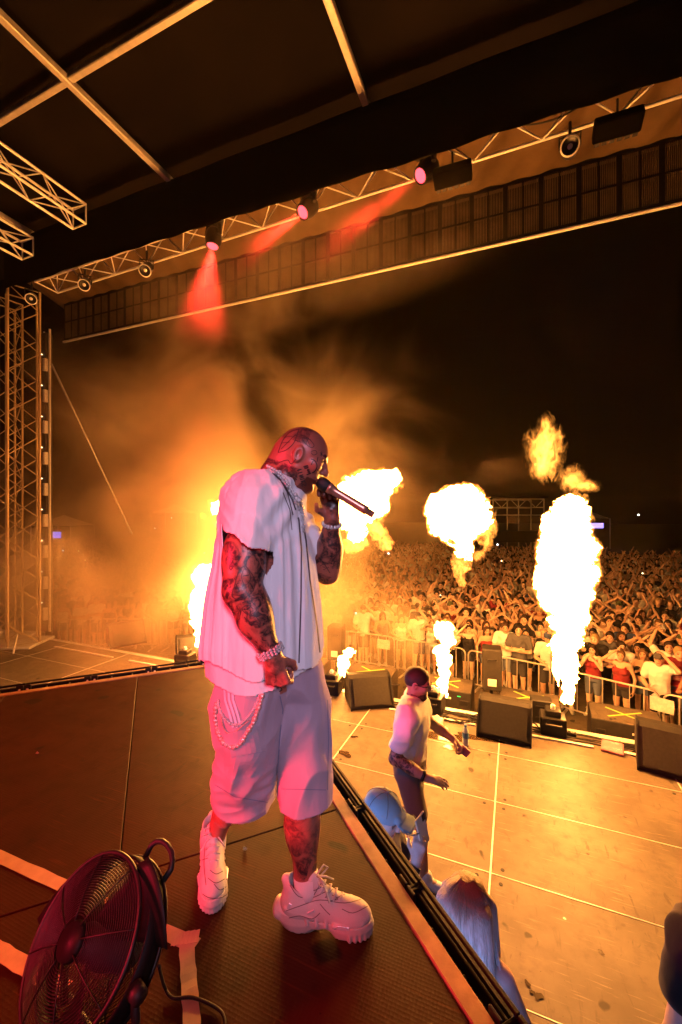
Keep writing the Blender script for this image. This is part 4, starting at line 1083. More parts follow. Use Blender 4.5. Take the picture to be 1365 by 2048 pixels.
for k in range(3):
    x = MB(); a0 = 2 * math.pi * k / 3 + .5
    def bf(u, v):
        r = .045 + .19 * u; a = a0 + (v - .5) * (1.15 - .25 * u) + .25 * u; h = .04 - .075 * v + .012 * math.sin(v * 3)
        return fn_ * h + (fu * math.cos(a) + fw * math.sin(a)) * r
    x.sheet(bf, 10, 8); o = x.build('blade', M_blade, fan, True); solid(o, .002)
x = MB(); pts = []
for k in range(9):
    a = math.pi * k / 8; an2 = .12 + .30 * math.cos(a); rr2 = RF + .004 + .055 * math.sin(a) ** .6; pts.append((fu * math.cos(an2) + fw * math.sin(an2)) * rr2 - fn_ * .05)
x.tube(pts, .0085, 8); x.build('handle', M_blackp, fan, True)
zf = RISER - FC.z
for s in (-1, 1):
    x = MB(); a = fw * s * (RF + .014); x.tube([a, a * 1.02 + Vector((0, 0, -.1)), Vector((a.x, a.y, zf + .06)) * 1.0, Vector((a.x * .9, a.y * .9 - .03, zf + .02))], .0115, 8); x.build('stand_leg', M_blackp, fan, True)
    x = MB(); x.lathe([(.0, .045), (.02, .04), (.022, .01), (.0, .005)], fw * s * RF, fw * s, 12); x.build('tilt_knob', M_blackp, fan, True)
x = MB(); b0, b1 = fw * -(RF + .01), fw * (RF + .01); x.tube([Vector((b0.x * .9 - .12, b0.y * .9 - .2, zf + .02)), Vector((b0.x * .9, b0.y * .9, zf + .02)), Vector((b1.x * .9, b1.y * .9, zf + .02)), Vector((b1.x * .9 - .12, b1.y * .9 - .2, zf + .02))], .0115, 8); x.build('foot_bar', M_blackp, fan, True)
x = MB(); x.tube([Vector(q) for q in smooth_path([at(318, 1930, 1.2) , g_(328, 1990) + Vector((0, 0, .03)), g_(345, 2000) + Vector((0, 0, .007)), g_(385, 2002) + Vector((0, 0, .011)), g_(430, 2018) + Vector((0, 0, .007)), g_(448, 2040) + Vector((0, 0, .007)), g_(452, 2090) + Vector((0, 0, .007))], 6)], .0048, 7)
tag(x.build('power_cable', M_blackp, None, True), 'black power cable snaking from the floor fan across the tape', 'cable')

# ---- wedge monitors, subs, flame machines at the stage front ---------------------------------
M_grille = mat('speaker_grille', (.030, .026, .022), .6, 0, .2, 30, .4, 900, .2)
M_cab = mat('speaker_cabinet', (.024, .021, .018), .6, 0, .25, 10, .2, 250, .25)
def prism_x(mb, poly, w):                    # poly in (y, z), extruded along x
    n = len(poly); P = [(-w / 2, y, z) for y, z in poly] + [(w / 2, y, z) for y, z in poly]
    mb.put(P, [tuple(range(n)), tuple(range(n, 2 * n))[::-1]] + [(i, n + i, n + (i + 1) % n, (i + 1) % n) for i in range(n)])
def make_wedge(W_=.70):
    t = thing('stage_monitor', 'x', 'stage monitor', (0, 0, 0), 0, 'wedge monitors along the stage front')
    x = MB(); prism_x(x, [(-.30, .0), (-.32, .05), (-.08, .43), (.0, .47), (.14, .46), (.27, .36), (.31, .10), (.29, 0)], W_); x.build('cabinet', M_cab, t)
    x = MB(); prism_x(x, [(-.325, .075), (-.345, .085), (-.105, .445), (-.085, .43)], W_ - .10); x.build('grille', M_grille, t)
    for s in (-1, 1):
        x = MB(); prism_x(x, [(-.33, .0), (-.345, .05), (-.09, .455), (.0, .485), (.15, .475), (.285, .37), (.32, .10), (.30, 0)], .018); o = x.build('side_panel', M_blackp, t); o.location = (s * (W_ / 2 + .006), 0, 0)
        x = MB(); x.box((s * (W_ / 2 + .012), .08, .26), (.012, .16, .06), None, .01); x.build('handle', M_blackm, t)
    x = MB(); x.box((W_ * .36, -.245, .20), (.09, .008, .02), rotm(-1.0, 'X')); x.build('badge', M_alu, t)
    return t
wd = make_wedge()
for k, (px, py, rz, lab, s) in enumerate(((737, 1402, .55, 'black wedge monitor left of the man in the white tee', 1.0), (1010, 1462, -.05, 'black wedge monitor beside the spilled water and bottle', 1.0),
                                  (1345, 1532, -.18, 'black wedge monitor cut off by the right picture edge', 1.05), (252, 1285, 1.05, 'black wedge monitor in the smoke at the far left of the stage', 1.1), (385, 1308, .85, 'black wedge monitor half hidden behind the performer back', .95))):
    o = wd if k == 0 else dup(wd); o['label'] = lab; p = ground_at(px, py); o.location = (p.x, p.y, 0); o.rotation_euler = (0, 0, rz); o.scale = (s, s, s)
M_neon = mat('neon_tape', (.55, .75, .12), .5, 0, .08, 10, 0)
M_subtop = stain_mat('dusty_sub_top', (.16, .125, .09), (.07, .055, .042), .7)
M_green = emat('green_indicator', (.05, 1, .15), 2); M_lab = mat('white_label', (.7, .68, .65), .5)
def make_sub():
    t = thing('subwoofer', 'x', 'subwoofer', (0, 0, 0), 0, 'subwoofers with neon crosses in the pit')
    x = MB(); x.box((0, 0, -.61), (1.06, .70, 1.20), None, .012); x.build('cabinet', M_cab, t)
    x = MB(); x.box((0, 0, -.005), (1.04, .68, .02), None, .004); x.build('top_board', M_subtop, t)
    for s in (-1, 1):
        x = MB(); a, b = Vector((-.27, -.19 * s, .0065 + .001 * s)), Vector((.27, .19 * s, .0065 + .001 * s)); d = (b - a)
        x.box((a + b) / 2, (d.length, .038, .0015), rotm(math.atan2(d.y, d.x), 'Z')); x.build('tape_strip', M_neon, t)
    x = MB(); x.box((.10, -.352, -.16), (.09, .006, .035)); x.build('badge', M_lab, t)
    x = MB(); x.box((.30, -.352, -.10), (.06, .008, .014)); x.build('indicator_light', M_green, t)
    for s in (-1, 1):
        x = MB(); x.box((s * .40, -.353, -.22), (.16, .008, .10), None, .01); x.build('handle', M_blackm, t)
    for s in (-1, 1):
        x = MB(); x.box((s * .53, 0, -.6), (.016, .69, 1.18), None, .004); x.build('side_rail', M_blackm, t)
    return t
sb = make_sub()
for k, (X, Y, rz, z, lab) in enumerate(((1.78, 8.62, -.06, -.30, 'subwoofer with a neon tape cross and green lamp, nearest the right edge'), (.25, 8.72, -.03, -.30, 'subwoofer with a neon tape cross right below the tallest flame'),
                                     (-1.32, 8.85, .0, -.30, 'subwoofer with a neon tape cross behind the short flame by the man'), (-2.98, 8.85, .03, -.30, 'subwoofer with a neon tape cross behind the leftmost wedge by the man'),
                                     (-4.62, 8.8, .06, -.30, 'subwoofer mostly hidden behind the performer chest'), (3.4, 8.5, -.1, -.3, 'subwoofer out past the right edge wedge'))):
    if k == 5: continue
    o = sb if k == 0 else dup(sb); o['label'] = lab; o.location = (X, Y, z); o.rotation_euler = (0, 0, rz)
def make_fill():
    t = thing('front_fill_speaker', 'x', 'speaker', (0, 0, 0), 0, 'upright fill speakers in the pit')
    x = MB(); x.box((0, 0, .40), (.36, .36, .80), None, .02); x.build('cabinet', M_cab, t)
    x = MB(); x.box((0, .185, .40), (.32, .012, .74)); x.build('grille', M_grille, t)
    x = MB(); x.box((0, -.186, .16), (.16, .012, .14), None, .01); x.build('connector_plate', M_alu, t)
    x = MB(); x.tube([(-.08, -.19, .6), (-.08, -.22, .6), (.08, -.22, .6), (.08, -.19, .6)], .012, 6); x.build('handle', M_blackm, t)
    rod('pole', (0, 0, -1.25), (0, 0, 0), .03, M_blackm, t); x = MB(); x.lathe([(0, .03), (.25, .02), (.25, 0), (0, 0)], (0, 0, -1.28), (0, 0, 1), 16); x.build('pole_base', M_blackm, t)
    return t
ff_ = make_fill(); ff_['label'] = 'upright black speaker standing between two subwoofers before the barrier'; ff_.location = (-.42, 8.75, -.22); ff_.rotation_euler = (0, 0, .1)
o = dup(ff_, (-3.92, 9.1, -.22), .1, 'upright black speaker in the pit beside the performer elbow')
def make_jet():
    t = thing('flame_machine', 'x', 'flame machine', (0, 0, 0), 0, 'flame machines along the stage front')
    x = MB(); x.box((0, 0, .13), (.34, .30, .26), None, .012); x.build('case', M_blackp, t)
    x = MB(); x.box((0, 0, .30), (.20, .20, .09), None, .01); x.build('ignition_head', M_blackm, t)
    x = MB(); x.lathe([(.035, 0), (.03, .06), (.02, .07), (.018, .02)], (0, 0, .34), (0, 0, 1), 12); x.build('nozzle', M_alu, t, True)
    x = MB(); x.tube([(-.1, -.15, .18), (-.1, -.19, .18), (.1, -.19, .18), (.1, -.15, .18)], .012, 6); x.build('handle', M_blackm, t)
    for s in (-1, 1):
        x = MB(); x.box((s * .12, 0, -.005 + .012), (.05, .28, .014)); x.build('foot', M_blackm, t)
    return t
jet = make_jet(); JETS = [(-1.23, 6.85, 'flame machine under the short flame behind the man in the white tee'), (.52, 6.85, 'flame machine under the tallest flame'),
                          (-3.05, 6.85, 'flame machine with a small flame by the fill speaker'), (-6.45, 6.85, 'flame machine in the glow left of the performer')]
for k, (X, Y, lab) in enumerate(JETS):
    o = jet if k == 0 else dup(jet); o['label'] = lab; o.location = (X, Y, .0); o.rotation_euler = (0, 0, .1 * k - .1)
# small black boxes with handles beside the jets
def flight(label, px, py, s, rz):
    p = ground_at(px, py); t = thing('power_distro', label, 'equipment box', (p.x, p.y, 0), rz, 'equipment boxes at the stage lip')
    x = MB(); x.box((0, 0, s[2] / 2), s, None, .01); x.build('case', M_blackp, t)
    for q in (-1, 1):
        x = MB(); x.box((0, -s[1] / 2 - .004, s[2] / 2 + q * s[2] * .25), (s[0] * .6, .008, .015)); x.build('socket_row', M_blackm, t)
flight('small black equipment box right of the wedge by the bottle', 1082, 1440, (.30, .22, .34), .1)
# barricade
M_galv = mat('galvanised_tube', (.60, .57, .52), .42, .5, .15, 25, .05)
def bar_y(X): return 12.0 - .028 * (X + 5) ** 2
def make_barrier():
    t = thing('crowd_barrier', 'x', 'barrier', (0, 0, 0), 0, 'crowd barriers in front of the audience')
    w, h, r = 1.0, 1.08, .14; pts = []
    for cx, a0 in ((w - r, 0), (-w + r, 90)):
        for k in range(5):
            a = rad(a0 + 22.5 * k); pts.append((cx + r * math.cos(a), 0, h - r + r * math.sin(a)))
    x = MB(); x.tube([(w, 0, .06)] + pts + [(-w, 0, .06)], .021, 8); x.tube([(-w, 0, .2), (w, 0, .2)], .018, 8); x.build('frame', M_galv, t, True)
    for i in range(7): rod('upright_bar', (-.75 + .25 * i, 0, .2), (-.75 + .25 * i, 0, h), .010 if i % 3 else .016, M_galv, t, 6)
    for s in (-1, 1):
        x = MB(); x.box((s * .8, 0, .03), (.06, .6, .03), None, .008); x.build('foot', M_galv, t)
    return t
br0 = make_barrier(); X = -15.2; k = 0
while X < 6.0:
    sl_x = -2 * .028 * (X + 1 + 5); a = math.atan(sl_x); X2 = X + 2.08 * math.cos(a); xm = (X + X2) / 2
    o = br0 if k == 0 else dup(br0); o.location = (xm, bar_y(xm), GROUND); o.rotation_euler = (0, 0, a)
    o['label'] = 'galvanised tube crowd barrier, ' + ORD[k] + ' from the far left end of the line'; X = X2; k += 1
x = MB(); x.box((0, 0, 0), (.40, .01, .28), None, .003); o = x.build('barrier_sign', M_lab); xm = 2.75; o.location = (xm, bar_y(xm) - .06, GROUND + .85); o.rotation_euler = (0, 0, -.43); tag(o, 'small white sign hung on the barrier near the right edge', 'sign')
o2 = o.copy(); COL.objects.link(o2); xm = -3.6; o2.location = (xm, bar_y(xm) - .06, GROUND + .85); o2.rotation_euler = (0, 0, -.08); o2['label'] = 'small pale sign hung on the barrier beside the performer'
# things lying at the stage lip
def flat_at(px, py, z=0.0): return ground_at(px, py, z)
M_pet = mat('clear_bottle', (.55, .68, .78), .15, 0, .1, 20, 0); M_blue = mat('blue_label', (.05, .18, .45), .5)
p = flat_at(931, 1490); bt = thing('water_bottle', 'clear plastic water bottle with blue label standing in the spill', 'bottle', p)
x = MB(); x.lathe([(0, 0), (.032, 0), (.034, .01), (.034, .06), (.031, .07), (.034, .08), (.034, .15), (.03, .17), (.014, .20), (.013, .215), (0, .215)], (0, 0, 0), (0, 0, 1), 16); x.build('bottle_body', M_pet, bt, True)
x = MB(); x.lathe([(.0345, .085), (.0355, .09), (.0355, .14), (.0345, .145)], (0, 0, 0), (0, 0, 1), 16); x.build('label', M_blue, bt, True)
x = MB(); x.lathe([(.016, .205), (.016, .225), (0, .226)], (0, 0, 0), (0, 0, 1), 12); x.build('cap', M_blue, bt, True)
bt.scale = (1.25, 1.25, 1.25)
M_wet = mat('spilled_drink', (.05, .032, .018), .12, 0, .2, 5, .05, 20)
def puddle(px, py, rx, ry, seed, label):
    c = flat_at(px, py); rr = random.Random(seed); x = MB(); n = 40; P = [(0, 0, 0)]
    ph = [rr.uniform(0, 6.28) for _ in range(6)]
    for k in range(n):
        a = 2 * math.pi * k / n; q = 1 + sum(.28 / (i + 1) * math.sin((i + 2) * a + ph[i]) for i in range(6)); P.append((rx * q * math.cos(a), ry * q * math.sin(a), 0))
    x.put(P, [(0, 1 + k, 1 + (k + 1) % n) for k in range(n)]); o = x.build('puddle', M_wet); o.location = (c.x, c.y, .0045); tag(o, label, 'puddle', 'spills on the stage floor'); return o
puddle(893, 1475, .26, .13, 1, 'dark wet spill left of the water bottle'); puddle(957, 1476, .24, .08, 4, 'dark wet spill between the bottle and the wedge'); puddle(906, 1497, .12, .06, 9, 'small round spill below the water bottle')
puddle(690, 1508, .09, .06, 12, 'small dark splash beside the riser edge'); puddle(708, 1474, .05, .03, 15, 'tiny dark splash on the deck above the riser edge')
for i, (px, py, rx) in enumerate(((1055, 1968, .02), (1077, 1993, .028), (1064, 1985, .016), (1202, 1905, .02), (1129, 1838, .01))):
    puddle(px, py, rx, rx * .8, 30 + i, ('dark drip on the deck near the blonde woman, ' if i < 3 else 'dark speck on the empty deck at right, ') + ('largest' if i == 1 else 'upper' if i in (0, 4) else 'lower'))
def scrap(name, px, py, s, m, label, cat, z=0.0):
    c = flat_at(px, py, z); x = MB(); rr = random.Random(px)
    def f(u, v): return Vector(((u - .5) * s[0], (v - .5) * s[1], s[2] * (.5 + .5 * math.sin(u * 9 + px) * math.cos(v * 7 + py)) + .006))
    x.sheet(f, 10, 8); o = x.build(name, m, None, True); solid(o, .004); o.location = c; o.rotation_euler = (0, 0, rr.uniform(0, 3)); tag(o, label, cat)
M_towel = cloth_mat('crumpled_paper', (.7, .68, .62)); M_redc = mat('magenta_cover', (.36, .12, .16), .5)
scrap('crumpled_towel', 872, 1448, (.30, .22, .07), M_towel, 'crumpled pale towel on the deck behind the man in the white tee', 'towel')
scrap('crumpled_paper', 886, 1462, (.14, .10, .05), M_pet, 'crumpled bluish wrapper beside the towel', 'wrapper')
p = flat_at(1225, 1497); sl_t = thing('prompt_tablet', 'pinkish tablet lying face up at the stage lip', 'tablet', p, -.2)
x = MB(); x.box((0, 0, .02), (.26, .34, .03), None, .006); x.build('case', M_redc, sl_t); x = MB(); x.box((0, 0, .0365), (.22, .30, .003)); x.build('screen', mat('pink_screen', (.55, .22, .26), .25, 0, .2, 9, 0), sl_t)
p = flat_at(1120, 1466); ps = thing('power_strip', 'black power strip among the cables at the stage lip', 'power strip', (p.x, p.y, 0), -.1)
x = MB(); x.box((0, 0, .025), (.42, .07, .05), None, .006); x.build('case', M_blackp, ps)
for i in range(5):
    x = MB(); x.lathe([(.024, 0), (.024, .006), (.02, .006), (.018, .0)], (-.16 + .08 * i, 0, .05), (0, 0, 1), 12); x.build('socket', M_alu, ps)
def cable(pts, r, label, m=None):
    x = MB(); x.tube([Vector(q) for q in smooth_path([Vector((a.x, a.y, r + .004 + dz)) for a, dz in pts], 8)], r, 6); tag(x.build('stage_cable', m or M_blackp, None, True), label, 'cable', 'cables along the stage lip')
for i in range(5):
    rr = random.Random(i + 3); pts = []
    for k in range(13):
        X = -2.0 + .42 * k; pts.append((Vector((X, 6.66 + .05 * i + rr.uniform(-.05, .05), 0)), .006 * i))
    cable(pts, .008, 'loose black cable along the stage lip, ' + ORD[i] + ' counted from the deck side')
for i, (qa, qb) in enumerate((((735, 1395), (800, 1372)), ((1050, 1450), (1110, 1462)), ((1290, 1520), (1240, 1486)), ((985, 1440), (930, 1432)))):
    a, b_ = flat_at(*qa), flat_at(*qb); d = b_ - a; n_ = Vector((-d.y, d.x, 0))
    cable([(a, 0), (a + d * .3 + n_ * .25, 0), (a + d * .55 - n_ * .2, 0), (a + d * .8 + n_ * .1, 0), (b_, .01)], .009, ('thick cable from the wedge left of the man', 'thick cable from the wedge by the bottle', 'thick cable from the wedge at the right edge', 'short cable behind the wedge by the bottle')[i])
for i in range(6):
    rr = random.Random(i + 30); c = flat_at(915, 1436); pts = []; ph = rr.uniform(0, 6)
    for k in range(15):
        a = ph + k * .5; r_ = .17 + .06 * math.sin(k * 1.3 + i) + .01 * i; pts.append((Vector((c.x + r_ * 1.3 * math.cos(a), c.y + r_ * .7 * math.sin(a), 0)), .008 * (i % 3)))
    cable(pts, .007, 'tangled cable loop in the coil behind the man, ' + ('loop lying on top' if i == 5 else ORD[i] + ' loop from the deck'))
M_white = mat('white_lip_strip', (.75, .72, .66), .5)
for i, (a, b) in enumerate(((-4.9, -2.95), (-1.9, -.55), (-.15, 1.0), (1.15, 2.6), (-10.3, -8.3), (-7.8, -6.9))):
    t = thing('lip_strip', 'x', 'edge strip', ((a + b) / 2, 6.60, .0), .0, 'white strips along the stage lip')
    t['label'] = ('white strip by the leftmost wedge near the man', 'white strip beside the tangled cables', 'white strip left of the power strip', 'white strip beside the pink tablet', 'white strip at the smoky far left stage corner', 'white strip between the two smoky wedges')[i]
    x = MB(); x.box((0, 0, .012), (b - a, .05, .022), None, .003); x.build('strip', M_white, t)
rr = random.Random(5); x = MB()
for i in range(260):
    X = rr.uniform(-6, 3.4); Y = rr.uniform(7.6, 10.2); s = rr.uniform(.03, .10)
    x.box((X, Y, GROUND + .02), (s, s * rr.uniform(.4, 1), .02 + s * .2), rotm(rr.uniform(0, 3), 'Z') @ rotm(rr.uniform(-.5, .5), 'X'))
tag(x.build('litter', M_towel), kind='stuff')
# beyond the crowd: control tower frame, tents
def far_at(px, py, dep): return at(px, py, dep)
c = at(1037, 1030, 44); foh = thing('mixing_tower', 'dark scaffold mixing tower with trussed roof at the back of the crowd', 'tower', (c.x, c.y, GROUND), YAW)
for X_ in (-2.7, 0, 2.7):
    for Y_ in (0, 3): rod('post', (X_, Y_, 0), (X_, Y_, 6.4), .07, M_galv, foh)
for z in (4.7, 5.5, 6.4):
    for Y_ in (0, 3): rod('beam', (-2.7, Y_, z), (2.7, Y_, z), .06, M_galv, foh)
for i in range(6): rod('brace', (-2.7 + .9 * i, 0, 5.5 if i % 2 else 6.4), (-1.8 + .9 * i, 0, 6.4 if i % 2 else 5.5), .04, M_galv, foh)
x = MB(); x.box((0, 1.5, 6.6), (6, 3.6, .15)); x.build('roof', M_blackf, foh); x = MB(); x.box((0, 1.5, 2.4), (5.6, 3.2, 1.2)); x.build('booth', M_blackp, foh)
M_tent = mat('pale_tent', (.6, .58, .55), .7); M_violet = emat('violet_sign', (.35, .25, 1), 2.2)
for px, py, dep, lab, viol in ((350, 1008, 55, 'pale pointed tent roof in the smoke at left', 0), (128, 1030, 48, 'small tent with violet light behind the slim column', 1), (1170, 1020, 60, 'dark tent with a violet light beyond the tall flame', 1)):
    c = at(px, py, dep); t = thing('tent', lab, 'tent', (c.x, c.y, GROUND), YAW, 'tents behind the crowd'); h = c.z - GROUND
    x = MB(); s = 2.2; P = [(-s, -s, h - 1.2), (s, -s, h - 1.2), (s, s, h - 1.2), (-s, s, h - 1.2), (0, 0, h)]; x.put(P, [(0, 1, 4), (1, 2, 4), (2, 3, 4), (3, 0, 4), (3, 2, 1, 0)]); x.build('roof', M_tent, t)
    for sx in (-1, 1):
        for sy in (-1, 1): rod('pole', (sx * s, sy * s, 0), (sx * s, sy * s, h - 1.2), .06, M_galv, t)
    if viol:
        x = MB(); x.box((0, -s - .1, h - 2.2), (2.4, .1, .7)); x.build('lit_sign', M_violet, t)
# ------------------------------------------------------------------ people in general: local frame x forward, y left, z up, feet at z = 0
M_skin = None
def person_meshes(h, arms, sex='m', hair='short', top='tee', bottom='shorts', head_yaw=0, head_pitch=0, lean=(0, 0), legs=None, curl=((25, 35, 25), (25, 35, 25)),
                  hands=None, detail=True, low=0.0, build=1.0):
    """arms: {side: (elbow, wrist)} in metres for a 1.75 m figure; side -1 right, +1 left.  Returns meshes by part."""
    f = sex == 'f'; sw = (.165 if f else .195) * build; lx, ly = lean
    sh_z = 1.42; nb = np.array((lx - .01, ly, 1.47)); hc = np.array((lx + .035, ly, 1.645))
    HMx = Rz(rad(head_yaw)) @ Ry(rad(head_pitch)); hs = .98 if f else 1.06
    S = {s: np.array((lx - .005, ly + s * sw, sh_z)) for s in (-1, 1)}
    if legs is None: legs = {s: ((.02, s * .095, .50), (-.01, s * .10, .09), (.15, s * .03)) for s in (-1, 1)}
    tb = .92 if f else 1.0
    torso = [(prof([(.90, 0, 0, .115, .165), (1.0, .0 + lx * .2, ly * .2, .108, .148 * (1 if not f else .92)), (1.12, lx * .45, ly * .45, .108 * tb, .150 * tb * build), (1.28, lx * .8, ly * .8, .120 * tb, .172 * tb * build), (1.40, lx, ly, .105, .165 * tb * build), (1.46, lx, ly, .07, .10)]), .0),
             (cap(S[-1] + (0, .06, .01), S[1] + (0, -.06, .01), .062 * build), .04), (ell((0, 0, .93), (.125, .172, .12)), .04)]
    if f: torso += [(ell((lx + .085, ly + s * .075, 1.27), (.062, .068, .062)), .03) for s in (-1, 1)]
    armp = {}
    for s in (-1, 1):
        e, w = (np.array(q, float) for q in arms[s]); k = (.78 if f else 1.0) * (.5 + .5 * build)
        armp[s] = (S[s], e, w, k)
    lo = np.min([S[-1], S[1]] + [q for s in (-1, 1) for q in armp[s][1:3]] + [np.array((0, 0, 0))], 0) - .26; hi = np.max([hc, S[1]] + [q for s in (-1, 1) for q in armp[s][1:3]], 0) + .26
    for s in (-1, 1):
        for q in legs[s][:2]: lo = np.minimum(lo, np.array(q) - .14); hi = np.maximum(hi, np.array(q) + .14)
        ft = np.array((legs[s][1][0] + legs[s][2][0], legs[s][1][1] + legs[s][2][1], 0)); lo = np.minimum(lo, ft - .08); hi = np.maximum(hi, ft + .1)
    lo[2] = max(low, 0) - .01
    B = Field(lo, hi, h)
    for p, k in torso: B.add(p, k)
    B.add(cap(nb, hc - (.025, 0, .05), .056 if not f else .047, .05 if not f else .042), .03)
    for i, (p, k, sb_) in enumerate(head_prims(hc, HMx, hs, detail)): B.add(p, k if i else .02, bool(sb_))
    for s in (-1, 1):
        a, e, w, k = armp[s]
        B.add(cap(a, e, .056 * k, .044 * k), .04); B.add(cap(e, e * .4 + w * .6, .044 * k, .038 * k), .02); B.add(cap(e * .5 + w * .5, w, .04 * k, .027 * k), .02)
        if build > 1: B.add(ell(a * .55 + e * .45, (.055, .055, .09)), .03)
        d = (w - e) / np.linalg.norm(w - e)
        hd_, n_, t_ = (d, None, None) if not hands or s not in hands else hands[s]
        if n_ is None:
            n_ = np.array((0, -s, 0)) if abs(d[1]) < .8 else np.array((1, 0, 0.)); t_ = np.cross(d, n_) * -s
            if abs(d[2]) < .6 and t_[2] < 0: t_ = -t_
        put_all(B, hand_prims(w, hd_, n_, t_, .95 if f else 1.03, curl[0 if s < 0 else 1], .4, .03, max(.0092, h * .62)))
    if low < .9:
        for s in (-1, 1):
            hp_ = np.array((0, s * .09, .90)); kn, an, ft = (np.array(q, float) for q in legs[s]); fk = .95 if f else 1
            B.add(cap(hp_, kn, .086 * fk, .058 * fk), .03); B.add(cap(kn, an, .053 * fk, .036 * fk), .03)
            B.add(ell(kn * .68 + an * .32 + (-.012, 0, 0), (.055 * fk, .055 * fk, .10)), .03)
            B.add(cap(an + (0, 0, -.03), an + (ft[0], ft[1], -.055), .04, .032), .03)
    V, Q = B.surface(); out = {'armp': armp, 'S': S, 'hc': hc, 'HM': HMx, 'V': V, 'Q': Q}
    hl = ((V - hc) @ HMx) / hs; tone = np.ones((len(V), 3)); r_ = np.linalg.norm(hl, axis=1) < .17
    for s in (-1, 1):
        e = np.array((.088, s * .034, -.013)); dd = np.linalg.norm((hl - e) / (1, 1, .65), axis=1); tone[r_ & (dd < .019)] *= (.30, .26, .25)
        br = np.linalg.norm((hl - (.094, s * .034, .012)) / (1, 1.3, .35), axis=1); tone[r_ & (br < .021)] *= (.3, .25, .23)
    tone[r_ & (np.abs(hl[:, 1]) < .023) & (hl[:, 0] > .082) & (np.abs(hl[:, 2] + .0875) < .011)] *= (.75, .42, .42)
    me = mesh_np('person_body', V, Q); set_attr(me, 'tone', tone); set_attr(me, 'ink', np.zeros(len(V))); out['body'] = me
    # hair
    H = Field(hc - (.24, .2, .52), hc + (.2, .2, .17), h)
    def Hp(x, y, z): return hc + HMx @ (np.array((x, y, z)) * hs)
    if hair in ('short', 'long', 'bun', 'buzz'):
        t = {'short': .012, 'long': .016, 'bun': .010, 'buzz': .004}[hair]
        H.add(ell(Hp(-.006, 0, .012), ((.1 + t) * hs, (.078 + t) * hs, (.092 + t) * hs), HMx))
        H.add(ell(Hp(.105, 0, -.045), (.066 * hs, .082 * hs, .095 * hs), HMx), .012, True)          # clear the face
        H.add(ell(Hp(.02, 0, -.145), (.13 * hs, .13 * hs, .10 * hs), HMx), .01, True)
        if hair == 'short': H.add(ell(Hp(.045, 0, .085), (.055, .062, .026), HMx), .02)
        if hair == 'bun': H.add(ell(Hp(-.075, 0, .09), .042, HMx), .01)
        if hair == 'long':
            for s in (-1, 1):
                H.add(cap(Hp(-.03, s * .072, .0), hc + (-.03, s * .09, -.22), .034, .04), .03); H.add(cap(hc + (-.03, s * .09, -.22), hc + (.045, s * .10, -.36), .038, .022), .03)
            H.add(cap(Hp(-.075, 0, .0), hc + (-.09, 0, -.34), .06, .06), .04)
    if hair == 'cap':
        H.add(ell(Hp(-.004, 0, .022), (.112 * hs, .09 * hs, .098 * hs), HMx)); 
        fn0 = cap(Hp(.09, -.04, .035), Hp(.09, .04, .035), .02); H.add((lambda a: a)(cap(Hp(.10, -.03, .036), Hp(.10, .03, .036), .022)), .01); H.add(ell(Hp(.150, 0, .022), (.078, .075, .010), HMx), .010)
        H.add(ell(Hp(.02, 0, -.11), (.2, .2, .118), HMx), .006, True)
    if hair != 'none':
        v, q = H.surface(); out['hair'] = mesh_np('person_hair', v, q)
    # top
    T = Field(lo, hi, h); infl = .012 if top in ('tank', 'crop') else .02
    zlo = {'tank': .93, 'crop': 1.12, 'tee': .86, 'strap': .95, 'none': 9}[top]
    if top != 'none':
        rows = [(zlo, lx * .2, ly * .2, .128, .180), (1.0, lx * .25, ly * .25, .125, .168), (1.12, lx * .45, ly * .45, .124 * tb, .168 * tb * build), (1.28, lx * .8, ly * .8, .138 * tb, .188 * tb * build), (1.40, lx, ly, .118, .176 * tb * build), (1.455, lx, ly, .085, .12)]
        if top in ('tank', 'crop', 'strap'): rows = [r for r in rows if r[0] < 1.32 and r[0] >= zlo] + [(1.335 if top == 'tank' else 1.315, lx * .85, ly * .85, .128 * tb, .17 * tb)]
        rows = [r for r in rows if r[0] >= zlo]
        T.add(prof(rows))
        if f: 
            for s in (-1, 1): T.add(ell((lx + .085, ly + s * .075, 1.27), (.072, .076, .07)), .03)
        if top == 'tee':
            T.add(cap(S[-1] + (0, .06, .015), S[1] + (0, -.06, .015), .078 * build), .03)
            for s in (-1, 1):
                a, e, w, k = armp[s]; T.add(cap(a, a * .38 + e * .62, .076 * k, .07 * k), .04)
        if top == 'tank':
            for s in (-1, 1): T.add(cap((lx + .10, ly + s * .09, 1.31), (lx + .01, ly + s * .10, 1.475), .018), .01); T.add(cap((lx - .09, ly + s * .09, 1.33), (lx + .01, ly + s * .10, 1.475), .018), .01)
        v, q = T.surface(); n = vnormals(v, q)
        n1 = vnoise(np.stack([v[:, 0] * 9, v[:, 1] * 9 + v[:, 2] * 5, v[:, 2] * 12 - v[:, 1] * 6], 1), 3); v = v + n * ((1 - np.abs(2 * n1 - 1) - .5) * .024)[:, None]
        out['top'] = mesh_np('person_top', v, q)
    if low < .9:
        G = Field(lo, hi, h); fk = .97 if f else 1.06
        G.add(prof([(.86, 0, 0, .13, .178), (.99, 0, 0, .122, .165)])); G.add(ell((0, 0, .92), (.138, .184, .10)), .03)
        for s in (-1, 1):
            hp_ = np.array((0, s * .09, .88)); kn, an, ft = (np.array(q, float) for q in legs[s])
            t = {'shorts': .80, 'hot': .42, 'long': 1.0}[bottom]; G.add(cap(hp_, hp_ * (1 - t) + kn * t, .10 * fk, (.082 if bottom == 'shorts' else .092 if bottom == 'hot' else .075) * fk), .03)
            if bottom == 'long': G.add(cap(kn, an, .074, .062), .02)
        v, q = G.surface(); out['bottom'] = mesh_np('person_shorts', v, q)
